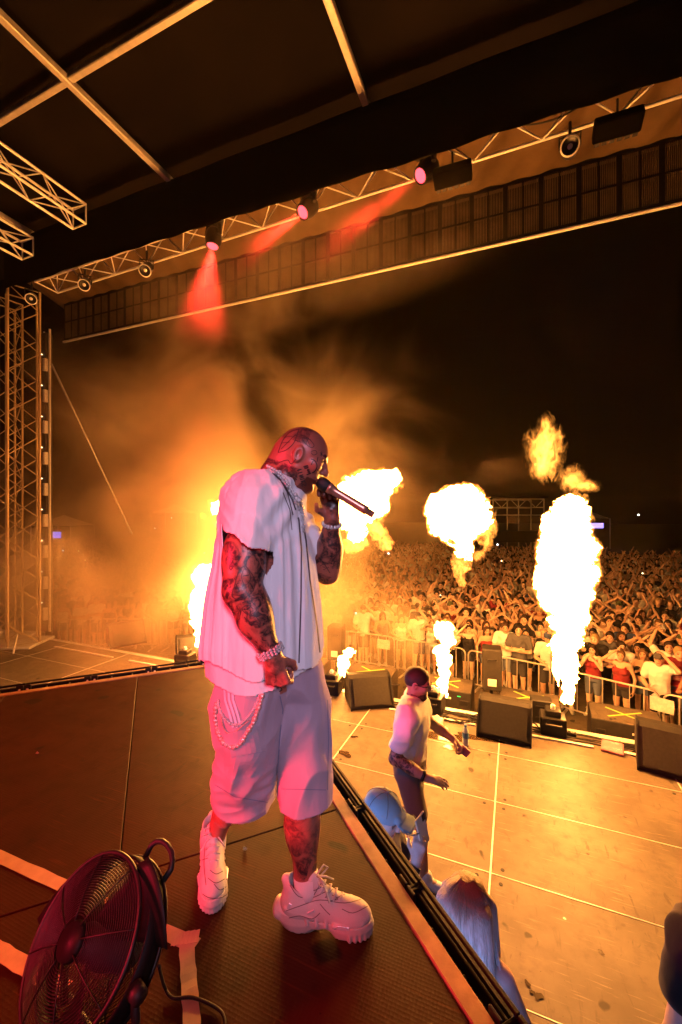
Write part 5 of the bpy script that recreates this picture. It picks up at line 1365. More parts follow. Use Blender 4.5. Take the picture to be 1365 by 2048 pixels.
        for s in (-1, 1):
            kn, an, ft = (np.array(q, float) for q in legs[s]); c = np.array((an[0], an[1], 0)); d = np.array((ft[0], ft[1], 0)); d /= np.linalg.norm(d)
            z0 = an[2] - .09
            K = Field(np.minimum(c, c + d * .25) - .09 + (0, 0, z0), np.maximum(c, c + d * .25) + (.09, .09, .17 + z0), min(h, .009))
            K.add(cap(c - d * .05 + (0, 0, z0 + .042), c + d * .17 + (0, 0, z0 + .034), .045, .042)); K.add(cap(c + (0, 0, z0 + .06), c + d * .02 + (0, 0, z0 + .095), .048, .044), .03)
            v, q = K.surface(); v[:, 2] = np.maximum(v[:, 2], z0 + .001); out['shoe%d' % s] = mesh_np('person_shoe', v, q)
    return out
def make_person(name, label, meshes, mats, loc, rotz, s=1.0, group=None):
    t = thing(name, label, 'person', loc, rotz, group); t.scale = (s, s, s)
    for k, nm in (('body', 'body'), ('hair', 'hair'), ('top', 'shirt'), ('bottom', 'shorts'), ('shoe-1', 'shoe'), ('shoe1', 'shoe')):
        if k in meshes and k.split('-')[0].rstrip('1') in [m_.rstrip('1') for m_ in mats]:
            link(nm, meshes[k], mats['shoe' if k.startswith('shoe') else k], t)
    return t
def local_bvh(me_): 
    return BVHTree.FromPolygons([v.co.copy() for v in me_.vertices], [tuple(p.vertices) for p in me_.polygons])
def ink_region(me_, test):
    a = me_.attributes['ink']; V = np.zeros(len(me_.vertices) * 3, np.float32); me_.vertices.foreach_get('co', V); V = V.reshape(-1, 3)
    a.data.foreach_set('value', test(V).astype(np.float32))

# ---- the man in the white tee walking across the stage --------------------------------
M_skinT = skin_mat('inked_skin', (.45, .27, .19), True, .5, 11)
M_white_tee = cloth_mat('white_tee', (.80, .80, .80), .9, 400, .05, .35); M_dgrey = cloth_mat('charcoal_shorts', (.12, .112, .105), .95, 500, .15)
M_dhair = mat('dark_hair', (.03, .018, .012), .6, 0, .3, 60, .4, 160); M_whoe = cloth_mat('white_leather', (.72, .72, .72), .5, 200, .05)
p1 = person_meshes(.008, {-1: ((-.06, -.30, 1.12), (.19, -.30, 1.02)), 1: ((.10, .33, 1.16), (.33, .27, 1.06))}, 'm', 'buzz', 'tee', 'shorts', 4, 12, (.03, 0),
                   {-1: ((.10, -.09, .50), (.14, -.10, .09), (.16, -.02)), 1: ((.02, .11, .49), (-.22, .16, .12), (.14, .04))},
                   curl=((18, 22, 18), (50, 60, 40)), hands={-1: (np.array((.95, .1, -.1)), np.array((0, .35, -.95)), np.array((0.1, .9, .3))), 1: (np.array((.8, -.3, -.5)), np.array((-.3, -.5, -.7)), np.array((.2, -.8, .5)))}, build=1.22)
ink_region(p1['body'], lambda V: ((V[:, 1] < -.16) & (V[:, 2] > .9) & (V[:, 2] < 1.4) & (V[:, 0] < .1)) | ((V[:, 2] < .55) & (V[:, 1] > .03)) | ((V[:, 2] > 1.48) & (V[:, 2] < 1.545)))
pm = ground_at(846, 1752)
man = make_person('person', 'bearded man in white tee, charcoal shorts and glasses walking across the stage', p1, {'body': M_skinT, 'hair': M_dhair, 'top': M_white_tee, 'bottom': M_dgrey, 'shoe': M_whoe}, (pm.x - .12, pm.y, 0), YAW - .35, 1.05)
def head_pt(P, x, y, z, hs=1.06): return Vector(P['hc'] + P['HM'] @ (np.array((x, y, z)) * hs))
def glasses(P, parent):
    x = MB()
    for s in (-1, 1):
        x.tube([head_pt(P, .112 + .0 * k, s * .034 + .024 * math.cos(a), -.012 + .018 * math.sin(a)) for k, a in enumerate(np.linspace(0, 2 * math.pi, 13)[:-1])], .0035, 6, closed=True)
        x.tube([head_pt(P, .108, s * .058, -.006), head_pt(P, .06, s * .084, -.006), head_pt(P, -.01, s * .088, -.008)], .003, 6)
        x.put([head_pt(P, .112, s * .034 + .023 * math.cos(a), -.012 + .017 * math.sin(a)) for a in np.linspace(0, 2 * math.pi, 13)[:-1]], [tuple(range(12))])
    x.build('glasses', M_blackp, parent)
glasses(p1, man)
bd = Field(p1['hc'] - .2, p1['hc'] + .2, .006); bd.add(ell(p1['hc'] + p1['HM'] @ np.array((.05, 0, -.115)), (.062, .062, .05), p1['HM'])); bd.add(ell(p1['hc'] + p1['HM'] @ np.array((.03, 0, -.03)), (.10, .12, .055), p1['HM']), .01, True); bd.add(ell(p1['hc'] + p1['HM'] @ np.array((.11, 0, -.093)), (.03, .024, .014), p1['HM']), .01, True)
v_, q_ = bd.surface(); link('beard', mesh_np('beard', v_, q_), M_dhair, man)
def band(P, s, parent, m, r=.036, back=.03, name='wristband'):
    a, e, w, k = P['armp'][s]; d = Vector(w - e).normalized(); x = MB(); x.lathe([(r * k - .004, -.012), (r * k + .003, -.012), (r * k + .003, .012), (r * k - .004, .012)], Vector(w) - d * back, d, 16); x.build(name, m, parent, True)
band(p1, -1, man, M_blackp)
x = MB(); w = Vector(p1['armp'][1][2]); x.box(w + Vector((.10, -.03, -.07)), (.10, .03, .07), rotm(.6, 'Y'), .01); o = x.build('red_cloth', M_redc); o.matrix_world = Matrix.Translation(man.location) @ Matrix.Rotation(YAW - .35, 4, 'Z') @ Matrix.Scale(1.05, 4); tag(o, 'dark red cloth held in the far hand of the man in the white tee', 'cloth')

# ---- the man in the cap filming from below the riser edge -------------------------------
M_skinP = skin_mat('fair_skin', (.52, .34, .26), False, .5); M_cap = cloth_mat('washed_teal_cap', (.20, .27, .29), .9, 380, .15); M_brownh = mat('brown_hair', (.10, .055, .03), .55, 0, .3, 60, .4, 160)
p2 = person_meshes(.008, {-1: ((.20, -.24, 1.20), (.28, -.03, 1.46)), 1: ((.08, .28, 1.12), (.26, .20, 1.0))}, 'm', 'cap', 'tee', 'long', 0, 14, (.02, 0), curl=((45, 55, 40), (30, 30, 20)),
                   hands={-1: (np.array((.15, .1, 1.0)), np.array((-.3, .95, 0)), np.array((-.9, -.3, 0.1)))})
cp = at(750, 1600, 2.37)
capman = make_person('person', 'man in a faded blue cap below the riser edge filming with a phone', p2, {'body': M_skinP, 'hair': M_cap, 'top': cloth_mat('slate_tee', (.07, .07, .08)), 'bottom': M_dgrey, 'shoe': M_whoe}, (cp.x, cp.y, 0), YAW - .55, .93)
x = MB(); x.tube([head_pt(p2, -.075 + .0, -.05 + .016 * i, -.045) for i in range(7)], .016, 6); x.build('hair_fringe', M_brownh, capman)
x = MB(); x.tube([head_pt(p2, -.112, -.045 + .015 * i, .0 + .02 * math.sin(i * .52)) for i in range(7)], .006, 6); x.build('cap_strap', M_cap, capman)
x = MB(); x.lathe([(0, .004), (.009, .003), (.01, 0)], head_pt(p2, .0, 0, .125), (0, 0, 1), 10); x.build('cap_button', M_cap, capman)
for k in range(3):
    a0 = k * math.pi / 3; x = MB(); x.tube([head_pt(p2, -.004 + .1135 * math.cos(a0) * math.cos(t_), .0915 * math.sin(a0) * math.cos(t_), .022 + .0995 * math.sin(t_)) for t_ in np.linspace(.15, math.pi - .15, 12)], .0022, 4); x.build('cap_seam', M_dgrey, capman, True)
x = MB(); x.tube([head_pt(p2, .145 + .078 * math.cos(t_), .074 * math.sin(t_), .0235) for t_ in np.linspace(-1.5, 1.5, 12)], .004, 5); x.build('brim_edge', M_dgrey, capman, True)
band(p2, -1, capman, M_blackp, .036, .035, 'watch')
def placed(o, root, R_, s): o.matrix_world = Matrix.Translation(root.location) @ Matrix.Rotation(R_, 4, 'Z') @ Matrix.Scale(s, 4)
ph = thing('phone', 'phone in a pale case held upright by the man in the cap', 'phone'); w = Vector(p2['armp'][-1][2])
x = MB(); x.box((0, 0, 0), (.010, .085, .168), None, .004); x.build('phone_case', mat('pale_phone_case', (.55, .50, .36), .3, 0, .1, 10, 0), ph)
x = MB(); x.box((-.006, 0, 0), (.002, .074, .156)); x.build('screen', mat('dark_screen', (.28, .22, .09), .15, 0, .2, 6, 0), ph); x = MB(); x.box((.007, .025, .06), (.004, .026, .034), None, .001); x.build('camera_bump', M_blackp, ph)
ph.location = Matrix.Translation(capman.location) @ Matrix.Rotation(YAW - .55, 4, 'Z') @ Matrix.Scale(.93, 4) @ (w + Vector((.015, .055, .145))); ph.rotation_euler = (rad(10), rad(-8), YAW - .75)

# ---- the blonde woman with her back to us ---------------------------------------------
M_blonde = bpy.data.materials.new('blonde_hair'); M_blonde.use_nodes = True
N, L = M_blonde.node_tree.nodes, M_blonde.node_tree.links; b = N['Principled BSDF']; c = coord(N)
st_ = noise(N, L, 5, 3, .6, scaled(N, L, c, (40, 40, 1.2)))
sepx = N.new('ShaderNodeSeparateXYZ'); L.new(c, sepx.inputs[0])
root_ = ramp(N, L, sepx.outputs[2], .93, 1.0)            # darker roots near the crown
mr = N.new('ShaderNodeMapRange'); mr.inputs[1].default_value = 1.52; mr.inputs[2].default_value = 1.74; L.new(sepx.outputs[2], mr.inputs[0])
v = mixc(N, L, ramp(N, L, st_, .3, .7), (.42, .33, .24), (.80, .72, .62)); v = mixc(N, L, mr.outputs[0], v, (.26, .15, .08))
L.new(v, b.inputs['Base Color']); b.inputs['Roughness'].default_value = .42; bump(N, L, b, st_, .6, .01)
p3 = person_meshes(.008, {-1: ((.10, -.25, 1.12), (.27, -.16, 1.05)), 1: ((.04, .26, 1.13), (.22, .22, 1.22))}, 'f', 'none', 'tank', 'long', 0, 5, (0, 0))
wp = at(930, 1800, 1.74)
WR = YAW + rad(62)
blonde = make_person('person', 'long haired blonde woman seen from behind below the riser edge', p3, {'body': M_skinP, 'top': cloth_mat('lilac_top', (.30, .26, .34)), 'bottom': M_dgrey, 'shoe': M_whoe}, (wp.x, wp.y, 0), WR, .94)
hf = Field(p3['hc'] - (.3, .26, .66), p3['hc'] + (.2, .26, .2), .006); hcx = p3['hc']
hf.add(ell(hcx + (-.008, 0, .008), (.116, .098, .112))); hf.add(ell(hcx + (.11, 0, -.05), (.06, .07, .10)), .015, True)
for i in range(7):
    y = -.105 + .035 * i; hf.add(cap(hcx + (-.05 - .02 * math.cos(y * 9), y * .75, .02), hcx + (-.10 - .03 * math.cos(y * 10), y * .95, -.30), .042, .045), .035); hf.add(cap(hcx + (-.10 - .03 * math.cos(y * 10), y * .95, -.30), hcx + (-.12, y * .85, -.60), .045, .022), .03)
for s in (-1, 1): hf.add(cap(hcx + (.03, s * .088, .0), hcx + (.02, s * .12, -.30), .036, .03), .03)
v_, q_ = hf.surface(); n_ = vnormals(v_, q_); an_ = np.arctan2(v_[:, 1] - hcx[1], v_[:, 0] - hcx[0])
v_ = v_ + n_ * ((vnoise(np.stack([np.cos(an_) * 16, np.sin(an_) * 16, v_[:, 2] * 2], 1), 5) - .5) * .007)[:, None]
link('hair', mesh_np('long_hair', v_, q_), M_blonde, blonde)

x = MB(); hr = random.Random(4)
for i in range(150):
    a = hr.uniform(math.pi * .52, math.pi * 1.48); yy = math.sin(a); xx = math.cos(a)
    p0 = Vector(hcx) + Vector((xx * .03 - .005, yy * .028, .122)); p1 = Vector(hcx) + Vector((xx * .122 - .008, yy * .106, .0)); p2 = Vector(hcx) + Vector((-.125 + .05 * abs(yy) + hr.uniform(-.014, .02), yy * .155 + hr.uniform(-.02, .02), -.30)); p3_ = Vector(hcx) + Vector((-.13 + hr.uniform(-.03, .04), yy * .135 + hr.uniform(-.04, .04), -.60 + hr.uniform(-.06, .05)))
    pts = [Vector(q) for q in smooth_path([p0, (p0 + p1) / 2 + Vector((xx * .022, yy * .02, .02)), p1, p2, p3_], 4)]; x.tube(pts, [.0022] * (len(pts) - 2) + [.0014, .0006], 3, cap=False)
tag(x.build('loose_strands', M_blonde, blonde, True), kind='stuff')
# ---- the man in black cut by the right picture edge -------------------------------------
p4 = person_meshes(.009, {-1: ((-.02, -.27, 1.12), (.03, -.27, .86)), 1: ((-.03, .29, 1.12), (.05, .30, .87))}, 'm', 'short', 'tee', 'long', 0, 0, (0, 0), build=1.1)
rp_ = at(1466, 1905, 1.76)
make_person('person', 'person in a black tee at the right picture edge with bare arm hanging', p4, {'body': M_skinP, 'hair': M_dhair, 'top': cloth_mat('black_tee', (.007, .0065, .0065)), 'bottom': M_dgrey, 'shoe': M_blackp}, (rp_.x, rp_.y, 0), YAW + rad(100), 1.02)
# ------------------------------------------------------------------ the audience
M_cskin = objcol_mat('audience_skin', .55, 'tone', bumps=.1); M_ccloth = objcol_mat('audience_cloth', .85); M_chair = objcol_mat('audience_hair', .6)
def A(*a): return np.array(a, float)
POSE = {  # right arm then left arm: (elbow, wrist)
    'down': ({-1: ((-.02, -.25, 1.12), (.06, -.24, .86)), 1: ((-.02, .25, 1.12), (.06, .24, .86))}, 'with arms hanging'),
    'rail': ({-1: ((.10, -.28, 1.16), (.36, -.12, 1.10)), 1: ((.10, .28, 1.16), (.36, .14, 1.10))}, 'leaning forearms on the barrier'),
    'brow': ({-1: ((.20, -.34, 1.48), (.16, -.12, 1.70)), 1: ((-.02, .25, 1.12), (.06, .24, .86))}, 'shielding the eyes with one hand'),
    'brow2': ({1: ((.20, .34, 1.48), (.16, .12, 1.70)), -1: ((.08, -.27, 1.14), (.30, -.16, 1.1))}, 'shading the eyes with the other hand'),
    'up': ({-1: ((.06, -.34, 1.66), (.12, -.24, 1.93)), 1: ((.06, .34, 1.66), (.12, .24, 1.93))}, 'raising both arms'),
    'one': ({-1: ((.10, -.30, 1.68), (.20, -.18, 1.95)), 1: ((.02, .25, 1.12), (.14, .22, .9))}, 'raising one arm'),
    'frame': ({-1: ((.12, -.36, 1.66), (.14, -.08, 1.86)), 1: ((.12, .36, 1.66), (.14, .08, 1.86))}, 'joining hands above the head'),
    'film': ({-1: ((.20, -.22, 1.22), (.30, -.06, 1.48)), 1: ((.20, .22, 1.22), (.30, .06, 1.48))}, 'holding hands up before the face'),
    'cross': ({-1: ((.10, -.27, 1.14), (.20, .06, 1.20)), 1: ((.10, .27, 1.14), (.22, -.06, 1.16))}, 'with folded arms'),
    'clap': ({-1: ((.08, -.26, 1.14), (.26, -.05, 1.30)), 1: ((.08, .26, 1.14), (.26, .05, 1.30))}, 'with hands clasped at the chest'),
}
PROTO = []
def proto(sex, hair, top, bottom, pose, yaw=0, pitch=0, lean=(.02, 0), front=False, build=1.0):
    d = person_meshes(.0125, POSE[pose][0], sex, hair, top, bottom, yaw, pitch, lean, detail=True, low=0.0 if front else 1.0, build=build)
    for k in ('body', 'hair', 'top', 'bottom', 'shoe-1', 'shoe1'):
        if k in d: d[k].materials.append({'body': M_cskin, 'hair': M_chair}.get(k, M_ccloth))
    PROTO.append(dict(d=d, sex=sex, hair=hair, top=top, pose=pose, front=front, bottom=bottom)); return len(PROTO) - 1
FR = [proto('f', 'long', 'tank', 'hot', 'rail', 8, 0, (.08, 0), True), proto('f', 'long', 'crop', 'hot', 'clap', -10, -4, (.02, 0), True), proto('m', 'short', 'tee', 'shorts', 'rail', -12, 0, (.07, 0), True),
      proto('f', 'bun', 'tank', 'hot', 'brow', 6, 0, (.03, 0), True), proto('f', 'long', 'strap', 'hot', 'down', 14, -4, (.02, .02), True), proto('m', 'cap', 'tee', 'shorts', 'brow2', 0, 0, (.03, 0), True),
      proto('f', 'long', 'tank', 'shorts', 'film', 0, 6, (.03, 0), True), proto('m', 'short', 'tee', 'shorts', 'cross', 10, 0, (.02, 0), True), proto('f', 'long', 'tee', 'hot', 'cross', -16, 0, (.04, -.02), True)]
BK = [proto('f', 'long', 'tank', 'hot', 'up', 0, -6), proto('m', 'short', 'tee', 'shorts', 'up', 8, -6), proto('f', 'long', 'strap', 'hot', 'frame', -6, -4), proto('m', 'cap', 'tee', 'shorts', 'brow', 0, -2),
      proto('m', 'short', 'tee', 'shorts', 'one', -10, -6), proto('f', 'bun', 'crop', 'hot', 'one', 10, -6), proto('m', 'short', 'none', 'shorts', 'film', 0, -2), proto('f', 'long', 'tank', 'hot', 'brow2', -8, -3),
      proto('m', 'buzz', 'tee', 'shorts', 'down', 14, 0), proto('f', 'long', 'tee', 'hot', 'film', 6, 0), proto('m', 'cap', 'tank', 'shorts', 'frame', -4, -6), proto('m', 'short', 'tee', 'shorts', 'cross', -14, 0)]
SKIN = [(.66, .45, .33), (.60, .39, .28), (.50, .31, .21), (.70, .50, .38), (.33, .18, .12)]
HAIRC = [((.020, .013, .010), 'dark'), ((.06, .032, .018), 'brown'), ((.035, .02, .013), 'dark'), ((.14, .075, .035), 'light brown'), ((.38, .25, .12), 'blonde')]
CLOTH = [((.018, .017, .018), 'black', 52), ((.80, .79, .76), 'white', 48), ((.10, .10, .11), 'grey', 10), ((.42, .36, .28), 'beige', 14), ((.28, .03, .04), 'red', 4), ((.05, .07, .16), 'navy', 6), ((.10, .13, .06), 'olive', 4)]
BOT = [(.05, .05, .055), (.40, .38, .36), (.13, .16, .24), (.02, .02, .022), (.22, .26, .34)]
TOPW = {'tank': 'tank top', 'crop': 'crop top', 'tee': 'tee', 'strap': 'strapless top', 'none': 'bare chest'}
def ordinal(n): return ORD[n - 1] if n <= 20 else '%d%s' % (n, {1: 'st', 2: 'nd', 3: 'rd'}.get(n % 10, 'th'))
crng = random.Random(11)
def view_ratio(X, Y):
    lat = X * cy_ + Y * sy_; dep = -X * sy_ + Y * cy_; return lat / dep
def in_view(X, Y): r = view_ratio(X, Y); return -.70 < r < .86 and not (-.335 < r < -.07)
placed_n = 0
def put_person(X, Y, row, n, side, kinds):
    global placed_n
    P = PROTO[crng.choice(kinds)]; d = P['d']; face = math.atan2(-Y + 2.0, -X * .8 - .6) + crng.uniform(-.25, .25)
    s = crng.uniform(.93, .99) if P['sex'] == 'f' else crng.uniform(.98, 1.07)
    hcol, hname = crng.choices(HAIRC, (5, 4, 4, 3, 2))[0]; cc = crng.choices(CLOTH, [c[2] for c in CLOTH])[0]
    hw = {'long': 'long haired', 'bun': 'tied up', 'short': 'short haired', 'cap': 'capped', 'buzz': 'cropped hair'}[P['hair']]
    who = 'woman' if P['sex'] == 'f' else 'man'
    wear = 'bare chested' if P['top'] == 'none' else ('in %s %s' % (cc[1], TOPW[P['top']]))
    lab = '%s %s %s %s %s, %s %s' % (hname if P['hair'] not in ('cap',) else cc[1] if False else '', hw, who, wear, '', '', '')
    lab = ' '.join(('%s %s %s %s' % (hw if P['hair'] != 'bun' else hname.split()[-1] + ' bun', who, wear, {'up': 'arms raised', 'one': 'one arm raised', 'frame': 'hands joined', 'brow': 'shading eyes', 'brow2': 'shading eyes', 'rail': 'leaning on barrier', 'film': 'hands at face', 'cross': 'arms folded', 'clap': 'hands clasped', 'down': 'standing'}[P['pose']])).split())
    lab = lab + ', ' + ordinal(n) + ' in ' + ordinal(row) + ' row, ' + side
    t = thing('person', lab, 'person', (X, Y, GROUND + crng.uniform(-.02, .03)), face, 'audience behind the barrier'); t.scale = (s, s, s * crng.uniform(.98, 1.02))
    sk = crng.choices(SKIN, (5, 4, 2, 3, 1))[0]
    for k, nm, c_ in (('body', 'body', sk), ('hair', 'hair', hcol if P['hair'] != 'cap' else crng.choice(CLOTH)[0]), ('top', 'shirt', cc[0]), ('bottom', 'shorts', crng.choice(BOT)), ('shoe-1', 'shoe', (.5, .5, .48)), ('shoe1', 'shoe', (.5, .5, .48))):
        if k in d:
            o = link(nm, d[k], None, t); o.color = (*c_, 1)
    placed_n += 1; return t
ROWS = 12
rows_right = {}; 
for r in range(ROWS):
    nr = nl = 0; xs = np.arange(-17, 5.6, .50 + .012 * r); off = crng.uniform(0, .5)
    for X in xs:
        X = X + off + crng.uniform(-.12, .12); Y = bar_y(X) + .42 + .56 * r + crng.uniform(-.10, .14)
        if not in_view(X, Y): continue
        rr_ = view_ratio(X, Y); left = rr_ < -.2
        if left and r > 4: continue
        if left: nl += 1
        else: nr += 1
        if placed_n >= 297: continue
        put_person(X, Y, r + 1, nl if left else nr, 'left side' if left else 'right side', FR if r < 2 else BK + FR[4:7])
# everybody further back: one mass
def low_person(rs_, ncol):
    V = []; Fq = []; C = []
    def ring(c, ax, ay, n, z): return [(c[0] + ax * math.cos(2 * math.pi * k / n), c[1] + ay * math.sin(2 * math.pi * k / n), z) for k in range(n)]
    def loft(rings, col):
        b = len(V); n = len(rings[0])
        for q in rings: V.extend(q); C.extend([col] * n)
        for i in range(len(rings) - 1):
            for k in range(n): Fq.append((b + i * n + k, b + i * n + (k + 1) % n, b + (i + 1) * n + (k + 1) % n, b + (i + 1) * n + k))
    skin = rs_.choices(SKIN, (5, 4, 2, 3, 1))[0]; top = rs_.choices(CLOTH, [c[2] for c in CLOTH])[0][0]; hair = rs_.choices(HAIRC, (5, 4, 4, 3, 2))[0][0]
    loft([ring((0, 0), .12, .17, 8, .8), ring((0, 0), .12, .16, 8, 1.1), ring((.01, 0), .13, .19, 8, 1.34), ring((0, 0), .09, .17, 8, 1.44), ring((0, 0), .05, .06, 8, 1.48)], top)
    loft([ring((0, 0), .05, .05, 8, 1.44), ring((.02, 0), .055, .055, 8, 1.53), ring((.03, 0), .085, .07, 8, 1.58), ring((.025, 0), .1, .078, 8, 1.66), ring((.015, 0), .085, .07, 8, 1.72), ring((0, 0), .01, .01, 8, 1.76)], skin)
    if rs_.random() < .85:
        lng = rs_.random() < .4
        loft([ring((-.04, 0), .07, .085, 8, 1.25 if lng else 1.58), ring((-.03, 0), .09, .09, 8, 1.6), ring((-.012, 0), .112, .088, 8, 1.68), ring((0, 0), .095, .08, 8, 1.745), ring((0, 0), .02, .02, 8, 1.785)], hair)
    for s in (-1, 1):
        q = rs_.random(); sh_ = Vector((0, s * .19, 1.39))
        if q < .24: e, w = Vector((.08, s * .32, 1.62)), Vector((.16, s * rs_.uniform(.08, .3), 1.9))
        elif q < .46: e, w = Vector((.18, s * .32, 1.42)), Vector((.16, s * .1, 1.68))
        else: e, w = Vector((.0, s * .25, 1.12)), Vector((.16, s * .2, 1.0))
        for a, b_, r0, r1, col in ((sh_, e, .055, .045, skin if rs_.random() < .5 else top), (e, w + (w - e).normalized() * .14, .042, .03, skin)):
            d = (b_ - a).normalized(); u = d.orthogonal().normalized(); w2 = d.cross(u)
            loft([[tuple(p + (u * math.cos(k * 1.2566) + w2 * math.sin(k * 1.2566)) * r_) for k in range(5)] for p, r_ in ((a, r0), (b_, r1))], col)
    return np.array(V), np.array(Fq), np.array(C)
lows = [low_person(random.Random(100 + i), 0) for i in range(46)]
Vs, Qs, Cs, base = [], [], [], 0
for j in range(52):
    stp = .60 + .006 * j; Yoff = ROWS * .56 if False else 0
    for X in np.arange(-52, 22, .58 + .010 * j):
        for side in (0,):
            X_ = X + crng.uniform(-.2, .2); rowd = .42 + .60 * j
            Y_ = (bar_y(X_) if abs(X_ + 5) < 11 else bar_y(-5 + 11 * np.sign(X_ + 5))) + rowd + crng.uniform(-.2, .2)
            r_ = view_ratio(X_, Y_)
            if not (-.70 < r_ < .88) or -.33 < r_ < -.08: continue
            if r_ < -.2 and j < 5: continue
            if r_ >= -.2 and j < ROWS: continue
            v, q, c = lows[crng.randrange(len(lows))]; a = math.atan2(-Y_, -X_) + crng.uniform(-.4, .4); s = crng.uniform(.92, 1.08)
            R_ = np.array(((math.cos(a), -math.sin(a), 0), (math.sin(a), math.cos(a), 0), (0, 0, 1)))
            Vs.append((v * s) @ R_.T + (X_, Y_, GROUND + crng.uniform(-.03, .06))); Qs.append(q + base); Cs.append(c); base += len(v)
me = mesh_np('crowd', np.concatenate(Vs), np.concatenate(Qs)); set_attr(me, 'col', np.concatenate(Cs))
m, N, L, b = nmat('crowd_mass'); a_ = N.new('ShaderNodeAttribute'); a_.attribute_name = 'col'; L.new(a_.outputs['Color'], b.inputs['Base Color']); b.inputs['Roughness'].default_value = .7
tag(link('crowd', me, m), kind='stuff')
# phones glowing among the audience
M_phone = emat('phone_light', (.85, .92, 1.0), 14); M_phone2 = emat('warm_phone_light', (1.0, .8, .45), 9)
for i, (px, py, dep, warm) in enumerate(((777, 1108, 24, 0), (995, 1090, 28, 0), (1191, 1112, 22, 0), (1277, 1030, 60, 0), (1190, 1102, 23, 0), (310, 1057, 40, 0), (343, 1036, 46, 0), (418, 1080, 30, 0), (409, 1107, 26, 0), (171, 1121, 24, 1), (157, 1103, 28, 1), (126, 1102, 30, 0), (1285, 1148, 17, 1), (1003, 1123, 21, 1), (881, 1192, 15, 1), (712, 1228, 13, 0))):
    c = at(px, py, dep); t = thing('phone', ('bright phone light in the audience, ' if not warm else 'warm glowing phone in the audience, ') + ('small and far off' if False else ORD[i] + ' of the scattered lights'), 'phone', c, 0, 'phones held up in the audience')
    k = dep / 24; x = MB(); x.box((0, 0, 0), (.075, .012, .15), None, .004); x.build('case', M_blackp, t); x = MB(); x.box((0, -.009, .03), (.06 * k, .006, .06 * k), None, .002); x.build('lamp', M_phone2 if warm else M_phone, t)
# ------------------------------------------------------------------ flames
def flame_mat(name, core, edge, hot=(1, .37, .07), cool=(1, .27, .03), wispy=False):
    m = bpy.data.materials.new(name); m.use_nodes = True; N = m.node_tree.nodes; L = m.node_tree.links; N.remove(N['Principled BSDF'])
    lw = N.new('ShaderNodeLayerWeight'); lw.inputs[0].default_value = .35; e = N.new('ShaderNodeEmission')
    c = coord(N); n = noise(N, L, 9 if wispy else 5, 4, .6, c, .8)
    f = ramp(N, L, lw.outputs['Facing'], .25, .95)
    L.new(mixc(N, L, f, hot, cool), e.inputs[0])
    mr = N.new('ShaderNodeMapRange'); mr.inputs[3].default_value = core; mr.inputs[4].default_value = edge; L.new(f, mr.inputs[0])
    mu = N.new('ShaderNodeMath'); mu.operation = 'MULTIPLY'; L.new(mr.outputs[0], mu.inputs[0]); L.new(ramp(N, L, n, .25, .7, (.55,) * 3, (1.3,) * 3), mu.inputs[1]); L.new(mu.outputs[0], e.inputs[1])
    if wispy:
        t = N.new('ShaderNodeBsdfTransparent'); mx = N.new('ShaderNodeMixShader'); nn = noise(N, L, 19, 3, .6, scaled(N, L, c, (1, 1, .5)), 1.5)
        L.new(ramp(N, L, nn, .46, .58), mx.inputs[0]); L.new(t.outputs[0], mx.inputs[1]); L.new(e.outputs[0], mx.inputs[2]); L.new(mx.outputs[0], N['Material Output'].inputs[0])
    else: L.new(e.outputs[0], N['Material Output'].inputs[0])
    m.cycles.emission_sampling = 'FRONT'
    return m
M_flame = flame_mat('flame', 126, 20)
def wisp_mat(name, S, scale, lo, hi):
    m = bpy.data.materials.new(name); m.use_nodes = True; N = m.node_tree.nodes; L = m.node_tree.links; N.remove(N['Principled BSDF'])
    e = N.new('ShaderNodeEmission'); c = coord(N); n = noise(N, L, scale, 4, .62, scaled(N, L, c, (1, 1, .7)), 1.6)
    mr = N.new('ShaderNodeMapRange'); mr.inputs[1].default_value = lo; mr.inputs[2].default_value = hi; mr.inputs[3].default_value = 0; mr.inputs[4].default_value = S; L.new(n, mr.inputs[0])
    L.new(mr.outputs[0], e.inputs[1]); e.inputs[0].default_value = (1, .33, .045, 1); L.new(e.outputs[0], N['Material Output'].inputs['Volume']); return m
M_wisp2 = wisp_mat('loose_flame', 26, 7.5, .45, .70)
M_wisp = wisp_mat('flame_wisp', 26, 8.5, .42, .62)
def blob_mesh(circ_, dep, h, amp, freq, seed, k=.06, grow=1.0):
    pts = [np.array((( px - 682) * dep / F, dep + dd, CAMZ - (py - 1030) * dep / F)) for px, py, r, dd in circ_]; rs_ = [r * grow * dep / F for _, _, r, _ in circ_]
    lo = np.min([p - r for p, r in zip(pts, rs_)], 0) - .25; hi = np.max([p + r for p, r in zip(pts, rs_)], 0) + .25
    f = Field(lo, hi, h)
    for p, r in zip(pts, rs_): f.add(ell(p, (r, r * .85, r)), min(k, r * .6))
    P = f.points(); near = np.abs(f.D) < .3; q = P[near]
    w = np.stack([vnoise(q * freq * .5, seed + 9) , vnoise(q * freq * .5 + 31, seed + 8), vnoise(q * freq * .5 + 57, seed + 7)], 1) - .5
    q2 = q + w * .22
    b1 = np.abs(2 * fbm(q2 * freq, 3, seed) - 1); b2 = np.abs(2 * fbm(q2 * freq * 2.7, 3, seed + 3) - 1)
    b3 = vnoise(q2 * freq * 9, seed + 5)
    f.D[near] += (amp * (b1 - .28) + amp * .85 * (b2 - .25) + amp * .22 * (b3 - .5)).astype(np.float32) * 1.5
    return f.surface()
def C_(px, py, r, dd=0.0): return (px, py, r, dd)
